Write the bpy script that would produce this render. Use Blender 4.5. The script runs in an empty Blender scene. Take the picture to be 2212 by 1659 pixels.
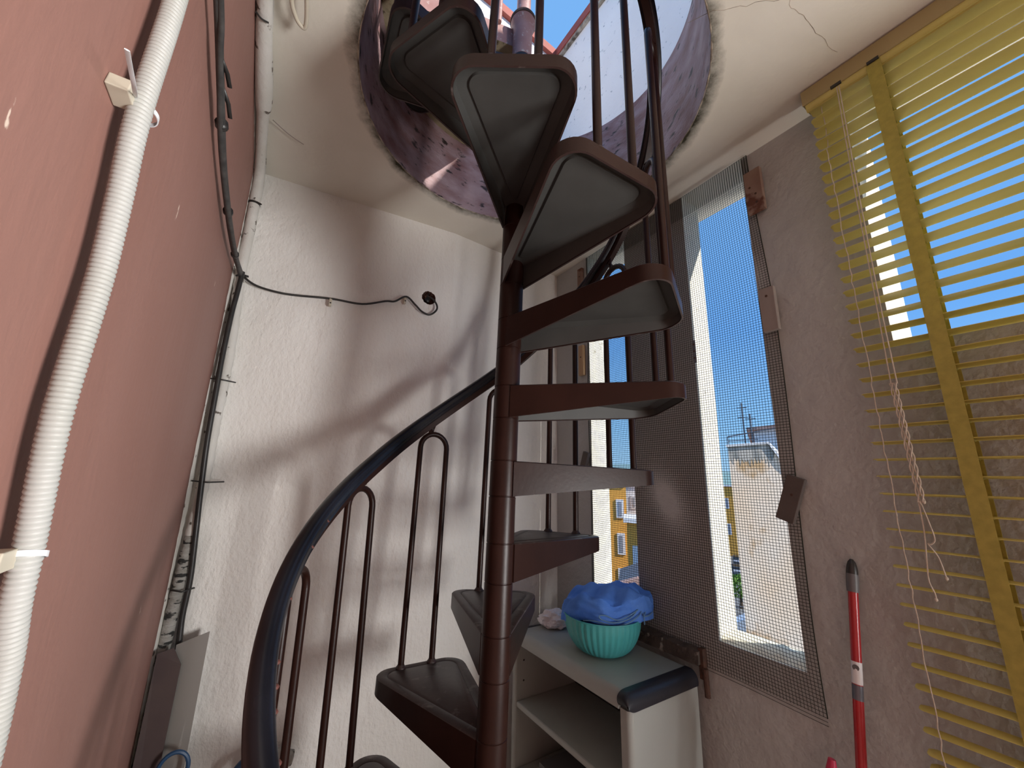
import bpy, math, random
from mathutils import Vector, Matrix
random.seed(7)
PI = math.pi
sc = bpy.context.scene
col = sc.collection

# ------------------------------------------------------------------ camera
F_PX = 854.739; PITCH = 0.2342; ROLL = 0.0252; EYE = 1.5
cd = bpy.data.cameras.new('camera'); cam = bpy.data.objects.new('camera', cd); col.objects.link(cam)
cd.sensor_width = 36.0; cd.sensor_fit = 'HORIZONTAL'; cd.lens = F_PX / 2212 * 36.0
cd.clip_start = 0.02; cd.clip_end = 6000
c_, s_ = math.cos(PITCH), math.sin(PITCH)
Fv = Vector((0, c_, s_)); Uv = Vector((0, -s_, c_)); Rv = Vector((1, 0, 0))
R2 = math.cos(ROLL) * Rv + math.sin(ROLL) * Uv
U2 = -math.sin(ROLL) * Rv + math.cos(ROLL) * Uv
cam.matrix_world = Matrix(((R2.x, U2.x, -Fv.x, 0), (R2.y, U2.y, -Fv.y, 0), (R2.z, U2.z, -Fv.z, EYE), (0, 0, 0, 1)))
sc.camera = cam

# ------------------------------------------------------------------ room frame: s along the window wall, d inward from it
AN = math.radians(57.5)
CX, CY = 0.282, 2.409
UX, UY = math.cos(AN), -math.sin(AN)
NX, NY = math.sin(AN), math.cos(AN)
def RP(s, d, z): return (CX + UX * s - NX * d, CY + UY * s - NY * d, z)

# ------------------------------------------------------------------ sky, sun, daylight, exposure
w = bpy.data.worlds.new('world'); sc.world = w; w.use_nodes = True
nt = w.node_tree; nt.nodes.clear()
tcg = nt.nodes.new('ShaderNodeTexCoord'); sep = nt.nodes.new('ShaderNodeSeparateXYZ'); rmp = nt.nodes.new('ShaderNodeValToRGB')
el = rmp.color_ramp.elements
el[0].position = 0.0; el[0].color = (0.30, 0.36, 0.42, 1)
el[1].position = 1.0; el[1].color = (0.20, 0.46, 0.90, 1)
for p_, c_e in ((0.49, (0.42, 0.50, 0.55, 1)), (0.505, (0.40, 0.68, 0.96, 1)), (0.56, (0.27, 0.58, 0.98, 1)), (0.66, (0.155, 0.42, 0.93, 1)), (0.82, (0.19, 0.46, 0.92, 1))):
    e_ = el.new(p_); e_.color = c_e
mr_ = nt.nodes.new('ShaderNodeMapRange'); mr_.inputs['From Min'].default_value = -1.0
bg = nt.nodes.new('ShaderNodeBackground'); bg.inputs[1].default_value = 1.0
ou = nt.nodes.new('ShaderNodeOutputWorld')
nt.links.new(tcg.outputs['Generated'], sep.inputs[0]); nt.links.new(sep.outputs['Z'], mr_.inputs['Value']); nt.links.new(mr_.outputs[0], rmp.inputs[0])
nt.links.new(rmp.outputs[0], bg.inputs[0]); nt.links.new(bg.outputs[0], ou.inputs[0])

def look(o, frm, to):
    o.location = frm
    o.rotation_euler = (Vector(to) - Vector(frm)).to_track_quat('-Z', 'Y').to_euler()
sl = bpy.data.lights.new('sun', 'SUN'); so = bpy.data.objects.new('sun', sl); col.objects.link(so)
sl.energy = 6.5; sl.angle = math.radians(0.6); sl.color = (1, 0.95, 0.86)
g_, el_ = math.radians(24), math.radians(38)
sd = Vector((UX * math.cos(g_) + NX * math.sin(g_), UY * math.cos(g_) + NY * math.sin(g_), math.tan(el_)))
look(so, (0, 0, 8), Vector((0, 0, 8)) - sd)

def area(name, frm, to, sx, sy, energy, color):
    l = bpy.data.lights.new(name, 'AREA'); l.shape = 'RECTANGLE'; l.size = sx; l.size_y = sy; l.energy = energy; l.color = color
    o = bpy.data.objects.new(name, l); col.objects.link(o); look(o, frm, to); return o
# daylight through the wide opening to the right behind the photographer
area('daylight_opening', RP(3.24, -0.17, 1.06), RP(1.2, 1.5, 1.85), 0.86, 0.80, 88.0, (1.0, 0.985, 0.98)).data.spread = math.radians(140)

sc.view_settings.view_transform = 'Standard'; sc.view_settings.look = 'None'
sc.view_settings.exposure = 0.0; sc.view_settings.gamma = 1.0; sc.view_settings.use_curve_mapping = False

# ------------------------------------------------------------------ helpers
def empty(name, loc):
    o = bpy.data.objects.new(name, None); o.empty_display_size = 0.05; col.objects.link(o); o.location = loc; return o
def tag(o, label, cat, group=None, kind=None):
    o['label'] = label; o['category'] = cat
    if group: o['group'] = group
    if kind: o['kind'] = kind
    return o
def struct(o, label=None):
    o['kind'] = 'structure'
    if label: o['label'] = label
    return o

class MB:
    def __init__(s): s.v = []; s.f = []; s.m = []
    def add(s, vs, fs, mi=0):
        b = len(s.v); s.v += [tuple(v) for v in vs]; s.f += [tuple(b + i for i in f) for f in fs]; s.m += [mi] * len(fs)
    def hexa(s, P, mi=0):     # 8 points: bottom 4 ccw, top 4
        s.add(P, [(3, 2, 1, 0), (4, 5, 6, 7), (0, 1, 5, 4), (1, 2, 6, 5), (2, 3, 7, 6), (3, 0, 4, 7)], mi)
    def box(s, x0, x1, y0, y1, z0, z1, mi=0):
        s.hexa([(x0, y0, z0), (x1, y0, z0), (x1, y1, z0), (x0, y1, z0), (x0, y0, z1), (x1, y0, z1), (x1, y1, z1), (x0, y1, z1)], mi)
    def rbox(s, s0, s1, d0, d1, z0, z1, mi=0):   # box in room frame
        s.hexa([RP(s0, d1, z0), RP(s1, d1, z0), RP(s1, d0, z0), RP(s0, d0, z0), RP(s0, d1, z1), RP(s1, d1, z1), RP(s1, d0, z1), RP(s0, d0, z1)], mi)
    def tube(s, pts, r, n=10, caps=True, mi=0, flat=1.0):
        pts = [Vector(p) for p in pts]; N = len(pts)
        rs = r if isinstance(r, (list, tuple)) else [r] * N
        T = []
        for i in range(N):
            t = pts[min(i + 1, N - 1)] - pts[max(i - 1, 0)]
            T.append(t.normalized() if t.length > 1e-9 else Vector((0, 0, 1)))
        a = Vector((0, 0, 1)) if abs(T[0].z) < 0.9 else Vector((1, 0, 0))
        nrm = (a - T[0] * a.dot(T[0])).normalized()
        vs = []
        for i in range(N):
            nrm = (nrm - T[i] * nrm.dot(T[i])).normalized(); b = T[i].cross(nrm)
            for j in range(n):
                q = 2 * PI * j / n
                vs.append(pts[i] + (nrm * math.cos(q) * flat + b * math.sin(q)) * rs[i])
        fs = [(i * n + j, i * n + (j + 1) % n, (i + 1) * n + (j + 1) % n, (i + 1) * n + j) for i in range(N - 1) for j in range(n)]
        if caps: fs += [tuple(range(n - 1, -1, -1)), tuple((N - 1) * n + j for j in range(n))]
        s.add(vs, fs, mi)
    def lathe(s, prof, n=32, c=(0, 0, 0), mi=0):
        vs = [(c[0] + r * math.cos(2 * PI * j / n), c[1] + r * math.sin(2 * PI * j / n), c[2] + z) for r, z in prof for j in range(n)]
        fs = [(i * n + j, i * n + (j + 1) % n, (i + 1) * n + (j + 1) % n, (i + 1) * n + j) for i in range(len(prof) - 1) for j in range(n)]
        s.add(vs, fs, mi)
    def prism(s, poly, axis_pts, mi=0):   # poly: list of 3D points, extruded by vector
        ext = Vector(axis_pts); n = len(poly)
        vs = [Vector(p) for p in poly] + [Vector(p) + ext for p in poly]
        s.add(vs, [tuple(range(n)), tuple(range(2 * n - 1, n - 1, -1))] + [(i, i + n, (i + 1) % n + n, (i + 1) % n) for i in range(n)], mi)
    def build(s, name, mats, parent=None, smooth=False, bevel=0, origin=None, fixn=True):
        me = bpy.data.meshes.new(name)
        if origin is None:
            if parent is None:
                xs = [v[0] for v in s.v]; ys = [v[1] for v in s.v]; zs = [v[2] for v in s.v]
                origin = ((min(xs) + max(xs)) / 2, (min(ys) + max(ys)) / 2, min(zs))
            else: origin = (0, 0, 0)
        ox, oy, oz = origin
        me.from_pydata([(x - ox, y - oy, z - oz) for x, y, z in s.v], [], s.f)
        if not isinstance(mats, (list, tuple)): mats = [mats]
        for m in mats: me.materials.append(m)
        for i, p in enumerate(me.polygons): p.material_index = s.m[i]
        if fixn:
            import bmesh
            b = bmesh.new(); b.from_mesh(me); bmesh.ops.recalc_face_normals(b, faces=b.faces); b.to_mesh(me); b.free()
        if smooth:
            for p in me.polygons: p.use_smooth = True
            try: me.set_sharp_from_angle(angle=math.radians(42))
            except Exception: pass
        o = bpy.data.objects.new(name, me); col.objects.link(o); o.location = origin
        if parent: o.parent = parent
        if bevel:
            md = o.modifiers.new('bevel', 'BEVEL'); md.width = bevel; md.segments = 2; md.limit_method = 'ANGLE'
        return o

def split_loose(o):
    """give each loose piece of a mesh its own object (same name, same parent)"""
    me = o.data; par = list(range(len(me.vertices)))
    def find(a):
        while par[a] != a: par[a] = par[par[a]]; a = par[a]
        return a
    for e in me.edges:
        a, b_ = find(e.vertices[0]), find(e.vertices[1])
        if a != b_: par[a] = b_
    groups = {}
    for p in me.polygons: groups.setdefault(find(p.vertices[0]), []).append(p)
    if len(groups) < 2: return
    base = o.name.split('.')[0]; first_ = True; lab = o.get('label')
    for polys in groups.values():
        ids = {}; vs = []; fs = []
        for p in polys:
            f = []
            for v in p.vertices:
                if v not in ids: ids[v] = len(vs); vs.append(tuple(me.vertices[v].co))
                f.append(ids[v])
            fs.append(f)
        m2 = bpy.data.meshes.new(base); m2.from_pydata(vs, [], fs)
        for m_ in me.materials: m2.materials.append(m_)
        for p, q in zip(m2.polygons, polys): p.use_smooth = q.use_smooth; p.material_index = q.material_index
        if first_: o.data = m2; first_ = False
        else:
            c = bpy.data.objects.new(base, m2); col.objects.link(c); c.parent = o.parent; c.location = o.location; c.rotation_euler = o.rotation_euler
            if lab: c['label'] = lab

def smooth_path(pts, k=6):
    pts = [Vector(p) for p in pts]; out = []
    for i in range(len(pts) - 1):
        p0 = pts[max(i - 1, 0)]; p1 = pts[i]; p2 = pts[i + 1]; p3 = pts[min(i + 2, len(pts) - 1)]
        for j in range(k):
            t = j / k
            out.append(0.5 * ((2 * p1) + (p2 - p0) * t + (2 * p0 - 5 * p1 + 4 * p2 - p3) * t * t + (3 * p1 - p0 - 3 * p2 + p3) * t ** 3))
    out.append(pts[-1]); return out

# ------------------------------------------------------------------ materials
def mat(name, c1, rough=0.6, c2=None, nscale=4.0, bump=0.0, bscale=60.0, metal=0.0, stretch=(1, 1, 1), detail=6, spec=0.5, c3=None, c3scale=30, c3lo=0.62, c3hi=0.7, bdist=0.01, bump2=0.0, b2scale=8, trans=0.0):
    m = bpy.data.materials.new(name); m.use_nodes = True
    t = m.node_tree; N = t.nodes; L = t.links; bs = N['Principled BSDF']
    bs.inputs['Roughness'].default_value = rough; bs.inputs['Metallic'].default_value = metal
    bs.inputs['Specular IOR Level'].default_value = spec
    geo = N.new('ShaderNodeNewGeometry'); mp = N.new('ShaderNodeMapping'); mp.inputs['Scale'].default_value = stretch
    L.new(geo.outputs['Position'], mp.inputs[0])
    co = None
    if c2 is not None:
        n = N.new('ShaderNodeTexNoise'); n.inputs['Scale'].default_value = nscale; n.inputs['Detail'].default_value = detail
        L.new(mp.outputs[0], n.inputs['Vector'])
        r = N.new('ShaderNodeValToRGB'); r.color_ramp.elements[0].position = 0.35; r.color_ramp.elements[1].position = 0.68
        r.color_ramp.elements[0].color = (*c1, 1); r.color_ramp.elements[1].color = (*c2, 1)
        L.new(n.outputs['Fac'], r.inputs[0]); co = r.outputs[0]
    else:
        rgb = N.new('ShaderNodeRGB'); rgb.outputs[0].default_value = (*c1, 1); co = rgb.outputs[0]
    if c3 is not None:
        n3 = N.new('ShaderNodeTexNoise'); n3.inputs['Scale'].default_value = c3scale; n3.inputs['Detail'].default_value = 8
        L.new(mp.outputs[0], n3.inputs['Vector'])
        r3 = N.new('ShaderNodeMapRange'); r3.inputs['From Min'].default_value = c3lo; r3.inputs['From Max'].default_value = c3hi
        L.new(n3.outputs['Fac'], r3.inputs['Value'])
        mx = N.new('ShaderNodeMix'); mx.data_type = 'RGBA'; L.new(r3.outputs[0], mx.inputs['Factor']); L.new(co, mx.inputs['A']); mx.inputs['B'].default_value = (*c3, 1)
        co = mx.outputs['Result']
    L.new(co, bs.inputs['Base Color'])
    last = None
    if bump:
        nb = N.new('ShaderNodeTexNoise'); nb.inputs['Scale'].default_value = bscale; nb.inputs['Detail'].default_value = 5; nb.inputs['Roughness'].default_value = 0.55
        L.new(mp.outputs[0], nb.inputs['Vector'])
        b = N.new('ShaderNodeBump'); b.inputs['Strength'].default_value = bump; b.inputs['Distance'].default_value = bdist
        L.new(nb.outputs['Fac'], b.inputs['Height']); last = b.outputs[0]
    if bump2:
        nb = N.new('ShaderNodeTexNoise'); nb.inputs['Scale'].default_value = b2scale; nb.inputs['Detail'].default_value = 3
        L.new(mp.outputs[0], nb.inputs['Vector'])
        b = N.new('ShaderNodeBump'); b.inputs['Strength'].default_value = bump2; b.inputs['Distance'].default_value = bdist * 4
        L.new(nb.outputs['Fac'], b.inputs['Height'])
        if last: L.new(last, b.inputs['Normal'])
        last = b.outputs[0]
    if last: L.new(last, bs.inputs['Normal'])
    if trans:
        tr = N.new('ShaderNodeBsdfTranslucent'); L.new(co, tr.inputs['Color']); ms = N.new('ShaderNodeMixShader'); ms.inputs[0].default_value = trans
        o = N['Material Output']; L.new(bs.outputs[0], ms.inputs[1]); L.new(tr.outputs[0], ms.inputs[2]); L.new(ms.outputs[0], o.inputs['Surface'])
    return m

def add_mould(m, cx, cy, r0, width, colr, thr=0.5, zmin=None):
    """dark mould stain hugging a rim of radius r0 around (cx, cy): a stain with its own shape"""
    t = m.node_tree; N = t.nodes; L = t.links; bs = N['Principled BSDF']
    src = bs.inputs['Base Color'].links[0].from_socket
    geo = N.new('ShaderNodeNewGeometry'); sub = N.new('ShaderNodeVectorMath'); sub.operation = 'SUBTRACT'; sub.inputs[1].default_value = (cx, cy, 0)
    L.new(geo.outputs['Position'], sub.inputs[0])
    fl = N.new('ShaderNodeVectorMath'); fl.operation = 'MULTIPLY'; fl.inputs[1].default_value = (1, 1, 0); L.new(sub.outputs[0], fl.inputs[0])
    ln = N.new('ShaderNodeVectorMath'); ln.operation = 'LENGTH'; L.new(fl.outputs[0], ln.inputs[0])
    mr = N.new('ShaderNodeMapRange'); mr.inputs['From Min'].default_value = r0; mr.inputs['From Max'].default_value = r0 + width
    mr.inputs['To Min'].default_value = 1; mr.inputs['To Max'].default_value = 0; L.new(ln.outputs['Value'], mr.inputs['Value'])
    n = N.new('ShaderNodeTexNoise'); n.inputs['Scale'].default_value = 5; n.inputs['Detail'].default_value = 10; n.inputs['Roughness'].default_value = 0.72
    L.new(geo.outputs['Position'], n.inputs['Vector'])
    ad = N.new('ShaderNodeMath'); ad.operation = 'MULTIPLY'; L.new(mr.outputs[0], ad.inputs[0]); L.new(n.outputs['Fac'], ad.inputs[1])
    m2 = N.new('ShaderNodeMapRange'); m2.inputs['From Min'].default_value = thr - 0.12; m2.inputs['From Max'].default_value = thr + 0.16; L.new(ad.outputs[0], m2.inputs['Value'])
    mx = N.new('ShaderNodeMix'); mx.data_type = 'RGBA'; L.new(m2.outputs[0], mx.inputs['Factor']); L.new(src, mx.inputs['A']); mx.inputs['B'].default_value = (*colr, 1)
    L.new(mx.outputs['Result'], bs.inputs['Base Color'])

M = {}
M['plaster'] = mat('plaster', (0.76, 0.735, 0.69), 0.85, (0.83, 0.81, 0.77), 2.2, bump=0.85, bscale=75, bump2=0.38, b2scale=14, bdist=0.006, stretch=(1, 1, 0.6), spec=0.25)
M['plaster_right'] = mat('plaster_right', (0.42, 0.43, 0.42), 0.85, (0.47, 0.48, 0.47), 2.2, bump=0.45, bscale=70, bump2=0.4, b2scale=14, bdist=0.006, spec=0.25)  # plaster toned darker, the window wall's shade put into its colour
M['reveal'] = mat('reveal_whitewash', (0.80, 0.78, 0.68), 0.85, (0.86, 0.84, 0.76), 6, bump=0.4, bscale=60, c3=(0.45, 0.42, 0.35), c3scale=30, c3lo=0.66, c3hi=0.74, bdist=0.006, spec=0.25)
M['ceiling'] = mat('ceiling_paint', (0.70, 0.66, 0.57), 0.85, (0.76, 0.72, 0.64), 2.0, bump=0.12, bscale=60, bump2=0.15, b2scale=9, bdist=0.006, spec=0.25)
add_mould(M['ceiling'], 0.046, 1.218, 0.605, 0.10, (0.040, 0.036, 0.020), 0.38)
M['red'] = mat('red_wall_paint', (0.285, 0.142, 0.113), 0.6, (0.315, 0.165, 0.135), 3.0, bump=0.35, bscale=40, bdist=0.004, c3=(0.72, 0.58, 0.48), c3scale=24, c3lo=0.735, c3hi=0.75, stretch=(1, 1, 0.35), spec=0.35)
M['maroon'] = mat('maroon_paint', (0.20, 0.085, 0.08), 0.5, (0.40, 0.29, 0.31), 6.0, bump=0.5, bscale=60, bdist=0.01, c3=(0.03, 0.018, 0.015), c3scale=16, c3lo=0.6, c3hi=0.68, stretch=(1, 1, 2.2), spec=0.4)
M['parapet'] = mat('parapet_white', (0.86, 0.82, 0.80), 0.85, (0.92, 0.89, 0.87), 2.0, bump=0.4, bscale=50, c3=(0.35, 0.36, 0.38), c3scale=30, c3lo=0.64, c3hi=0.72, bdist=0.008)
M['red_cap'] = mat('red_cap', (0.40, 0.085, 0.055), 0.7, (0.30, 0.07, 0.05), 9)
M['dirt'] = mat('dirty_edge', (0.5, 0.42, 0.33), 0.9, (0.10, 0.07, 0.05), 30, bump=0.5)
M['floor'] = mat('floor_tile', (0.46, 0.40, 0.34), 0.5, (0.52, 0.46, 0.40), 4)
M['sill'] = mat('sill_plaster', (0.84, 0.80, 0.66), 0.9, (0.74, 0.69, 0.55), 12, bump=0.6, bscale=40)
M['brown'] = mat('brown_gloss_paint', (0.016, 0.0046, 0.0028), 0.38, (0.022, 0.0070, 0.0045), 12, bump=0.12, bscale=90, bdist=0.002, spec=0.26)
M['tread'] = mat('worn_brown_paint', (0.030, 0.0135, 0.0115), 0.45, (0.045, 0.026, 0.023), 14, bump=0.3, bscale=50, bdist=0.002, c3=(0.15, 0.13, 0.12), c3scale=22, c3lo=0.60, c3hi=0.75)
M['under'] = mat('grey_primer', (0.040, 0.039, 0.036), 0.6, (0.055, 0.054, 0.050), 7, bump=0.15, bscale=40, bdist=0.002)
M['rubber'] = mat('black_handrail', (0.006, 0.006, 0.009), 0.26, (0.014, 0.014, 0.020), 8, c3=(0.10, 0.05, 0.045), c3scale=26, c3lo=0.74, c3hi=0.76)
M['splash'] = mat('dried_paint', (0.13, 0.045, 0.035), 0.6)
M['sunlit_pink'] = mat('sunlit_pink_paint', (0.34, 0.16, 0.14), 0.5, (0.42, 0.24, 0.22), 14, c3=(0.55, 0.48, 0.44), c3scale=60, c3lo=0.6, c3hi=0.7)  # pink of sunlit metal put into the colour, with worn flecks
M['landing'] = mat('landing_render', (0.34, 0.28, 0.18), 0.9, (0.22, 0.17, 0.10), 14, bump=0.6, bscale=40, c3=(0.05, 0.03, 0.02), c3scale=20, c3lo=0.6, c3hi=0.68)
M['conduit'] = mat('grey_conduit', (0.42, 0.42, 0.39), 0.5, (0.48, 0.48, 0.46), 9)
M['white_plastic'] = mat('white_plastic', (0.72, 0.73, 0.75), 0.4)
M['beige_plastic'] = mat('beige_plastic', (0.55, 0.50, 0.40), 0.5)
M['black'] = mat('black_cable', (0.018, 0.017, 0.016), 0.4, (0.03, 0.028, 0.026), 30)
M['old_cable'] = mat('dusty_cable', (0.035, 0.033, 0.032), 0.6, (0.07, 0.066, 0.062), 40)
M['white_pipe'] = mat('painted_pipe', (0.60, 0.58, 0.53), 0.7, (0.66, 0.64, 0.60), 9, bump=0.5, bscale=70, c3=(0.12, 0.10, 0.08), c3scale=26, c3lo=0.63, c3hi=0.66, bdist=0.004)
M['old_pipe'] = mat('cracked_pipe', (0.40, 0.39, 0.36), 0.8, (0.26, 0.25, 0.22), 18, bump=0.9, bscale=60, c3=(0.03, 0.03, 0.028), c3scale=22, c3lo=0.54, c3hi=0.58, bdist=0.008, stretch=(1, 1, 3))
M['screen'] = mat('screen_net', (0.030, 0.034, 0.028), 0.85, spec=0.1)
M['wood_red'] = mat('wood_stained', (0.30, 0.21, 0.16), 0.7, (0.20, 0.11, 0.08), 6, bump=0.2, bscale=40, c3=(0.12, 0.04, 0.02), c3scale=9, c3lo=0.56, c3hi=0.62)
M['wood_grey'] = mat('wood_weathered', (0.33, 0.28, 0.25), 0.75, (0.24, 0.20, 0.18), 8, bump=0.25, bscale=30, stretch=(1, 1, 0.3))
M['wood_dark'] = mat('wood_dark', (0.105, 0.085, 0.075), 0.75, (0.075, 0.06, 0.055), 8, bump=0.25, bscale=30)
M['wood_pale'] = mat('wood_pale', (0.50, 0.34, 0.19), 0.7, (0.42, 0.27, 0.15), 8, bump=0.2, bscale=30, stretch=(1, 1, 0.2))
M['wood_rot'] = mat('wood_rotten', (0.085, 0.068, 0.055), 0.9, (0.045, 0.035, 0.03), 16, bump=0.8, bscale=50, c3=(0.25, 0.23, 0.2), c3scale=30, c3lo=0.63, c3hi=0.7)
M['rust'] = mat('rust', (0.09, 0.04, 0.025), 0.85, (0.05, 0.028, 0.02), 30, bump=0.6)
M['slat'] = mat('yellow_slat', (0.80, 0.72, 0.26), 0.40, (0.86, 0.78, 0.32), 3, trans=0.42, spec=0.4)
M['tape'] = mat('yellow_tape', (0.66, 0.60, 0.17), 0.8, (0.56, 0.51, 0.14), 60, trans=0.45, bump=0.2, bscale=300)
M['rail_tan'] = mat('headrail_tan', (0.40, 0.33, 0.16), 0.45, (0.36, 0.30, 0.14), 5, spec=0.4)
M['cord'] = mat('cord_cream', (0.62, 0.56, 0.47), 0.8, (0.52, 0.46, 0.38), 60)
M['cab'] = mat('cabinet_grey', (0.36, 0.385, 0.365), 0.4, (0.34, 0.36, 0.345), 3, bump=0.06, bscale=250, bdist=0.002)
M['cab_black'] = mat('cabinet_black_trim', (0.018, 0.019, 0.026), 0.38, bump=0.05, bscale=200)
M['dark_in'] = mat('dark_back_panel', (0.05, 0.052, 0.05), 0.6)
M['teal'] = mat('teal_plastic', (0.06, 0.36, 0.37), 0.38, (0.07, 0.39, 0.40), 6)
M['blue'] = mat('blue_cloth', (0.06, 0.21, 0.75), 0.85, (0.11, 0.29, 0.82), 9, bump=0.5, bscale=420, bdist=0.002, bump2=0.35, b2scale=26)
M['pale_blue'] = mat('pale_blue_cord', (0.12, 0.25, 0.42), 0.8)
M['white_cloth'] = mat('white_cloth', (0.82, 0.80, 0.83), 0.9, (0.76, 0.73, 0.75), 14, bump=0.5, bscale=30, bdist=0.006)
M['red_metal'] = mat('red_pole', (0.42, 0.012, 0.018), 0.28, (0.36, 0.012, 0.018), 8, spec=0.6)
M['grey_plastic'] = mat('grey_plastic', (0.12, 0.12, 0.125), 0.45)
M['pink'] = mat('pink_plastic', (0.55, 0.03, 0.09), 0.4)
M['sheet'] = mat('galvanised_sheet', (0.30, 0.285, 0.265), 0.42, (0.26, 0.25, 0.23), 5, metal=0.6, stretch=(1, 1, 0.2))
M['board'] = mat('brown_board', (0.07, 0.045, 0.04), 0.6, (0.05, 0.03, 0.03), 8)
M['hose'] = mat('blue_hose', (0.015, 0.06, 0.14), 0.45)
M['stone'] = mat('stone_marble', (0.30, 0.29, 0.25), 0.7, (0.5, 0.5, 0.46), 20, bump=0.7, c3=(0.05, 0.05, 0.045), c3scale=30, c3lo=0.55, c3hi=0.62)
M['box_brown'] = mat('bare_clay', (0.10, 0.045, 0.03), 0.9, (0.16, 0.08, 0.06), 60, bump=0.6)
M['orange_wall'] = mat('orange_wall', (0.86, 0.42, 0.08), 0.9, (0.80, 0.38, 0.07), 0.4)
M['white_wall'] = mat('white_wall', (0.82, 0.82, 0.86), 0.9, (0.76, 0.76, 0.80), 0.5)
M['peach'] = mat('peach_gable', (0.88, 0.66, 0.48), 0.95, (0.86, 0.74, 0.64), 1.2, c3=(0.62, 0.40, 0.22), c3scale=3.0, c3lo=0.55, c3hi=0.66, stretch=(1, 1, 0.8), bump=0.3, bscale=14)
M['window_dark'] = mat('window_dark', (0.30, 0.32, 0.38), 0.2)
M['car'] = mat('car_paint_dark', (0.02, 0.022, 0.026), 0.25)
M['asphalt'] = mat('asphalt', (0.14, 0.14, 0.15), 0.95, (0.19, 0.19, 0.19), 3)
M['leaf'] = mat('foliage', (0.09, 0.22, 0.03), 0.8, (0.20, 0.36, 0.06), 4)
M['bark'] = mat('bark', (0.10, 0.07, 0.05), 0.9)
M['hill'] = mat('hill_haze', (0.16, 0.26, 0.30), 1.0, (0.18, 0.30, 0.30), 0.01)  # distance haze put into the hill colour
M['roof_tile'] = mat('roof_tile', (0.62, 0.38, 0.32), 0.85, (0.50, 0.28, 0.22), 4)
M['metal_grey'] = mat('aerial_metal', (0.15, 0.16, 0.19), 0.5, metal=0.5)

# ------------------------------------------------------------------ setting
ZC = 2.82            # ceiling
ZT = ZC + 0.505      # roof level
AS, AD = -0.037, 1.714      # corner of red wall and back wall
BS, BD = 0.052, 0.763       # slight bend of the back wall
S_END = 4.3
b = MB(); b.rbox(-0.4, S_END + 1.5, -0.3, 2.1, -0.15, 0.0); struct(b.build('floor', M['floor']))

def hole_poly(cx, cy, r, rect, n=96, jitter=0.0):
    x0, x1, y0, y1 = rect
    angs = [2 * PI * i / n for i in range(n)]
    for X, Y in ((x0, y0), (x1, y0), (x1, y1), (x0, y1)): angs.append(math.atan2(Y - cy, X - cx) % (2 * PI))
    angs = sorted(angs); inn = []; out = []
    rr = random.Random(3)
    for a in angs:
        ca, sa = math.cos(a), math.sin(a); t = 1e9
        if ca > 1e-9: t = min(t, (x1 - cx) / ca)
        if ca < -1e-9: t = min(t, (x0 - cx) / ca)
        if sa > 1e-9: t = min(t, (y1 - cy) / sa)
        if sa < -1e-9: t = min(t, (y0 - cy) / sa)
        r_ = r + rr.uniform(-jitter, jitter)
        inn.append((cx + r_ * ca, cy + r_ * sa)); out.append((cx + t * ca, cy + t * sa))
    return inn, out

# ceiling slab with the round stair hole (in the s,d frame)
HS, HD, HR = 0.878, 0.839, 0.611
inn, out = hole_poly(HS, HD, HR, (-0.26, S_END, -0.24, 1.95), 180, 0.0022)
n = len(inn); mb = MB()
ang = [math.atan2(p[1] - HD, p[0] - HS) for p in inn]
# the shaft leans a little: centre moves and the radius narrows towards the top
TS, TD = HS + ((0.070 - 0.046) * UX + (1.245 - 1.218) * UY), HD - ((0.070 - 0.046) * NX + (1.245 - 1.218) * NY)
top_in = [(TS + 0.60 * math.cos(a), TD + 0.60 * math.sin(a)) for a in ang]
vs = [RP(s, d, ZC) for s, d in inn] + [RP(s, d, ZC) for s, d in out] + [RP(s, d, ZT) for s, d in out] + [RP(s, d, ZT) for s, d in top_in]
fs = []
for i in range(n):
    j = (i + 1) % n
    fs += [(i, j, n + j, n + i), (n + i, n + j, 2 * n + j, 2 * n + i), (2 * n + i, 2 * n + j, 3 * n + j, 3 * n + i), (3 * n + i, 3 * n + j, j, i)]
mb.add(vs, fs); mb.m = [0, 0, 2, 1] * n  # unseen roof top whitened to bounce light onto the parapets
struct(mb.build('ceiling', [M['ceiling'], M['maroon'], M['parapet']], smooth=True))
# flaky white plaster lip round the hole
mb = MB(); pts = []
rr = random.Random(5)
for i in range(181):
    a = 2 * PI * i / 180; r = HR - 0.001
    pts.append(RP(HS + r * math.cos(a), HD + r * math.sin(a), ZC + 0.001 + rr.uniform(-0.0015, 0.0015)))
mb.tube(pts, [0.0024 + rr.uniform(-0.0014, 0.0012) for _ in pts], 6, caps=False)
struct(mb.build('trim_hole_edge', M['dirt'], smooth=True))

mb = MB(); rr = random.Random(21)
ck = [(1.40, 0.64), (1.455, 0.61), (1.49, 0.575), (1.53, 0.53), (1.587, 0.473), (1.585, 0.43), (1.591, 0.405), (1.59, 0.35), (1.595, 0.302), (1.598, 0.23), (1.604, 0.161)]
cp_ = [(s_ + rr.uniform(-.004, .004), d_ + rr.uniform(-.004, .004)) for (a_, b_) in zip(ck, ck[1:]) for (s_, d_) in [(a_[0] + (b_[0] - a_[0]) * f, a_[1] + (b_[1] - a_[1]) * f) for f in (0, .33, .66)]]
mb.tube([RP(s_, d_, ZC) for s_, d_ in cp_], 0.0007, 5); mb.tube([RP(1.587 + 0.035 * t_ , 0.473 + 0.03 * t_ + 0.004 * math.sin(t_ * 9), ZC) for t_ in (0, .4, .8, 1.3, 2.0)], 0.0006, 5)
struct(mb.build('trim_ceiling_crack', M['dirt']))

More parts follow.
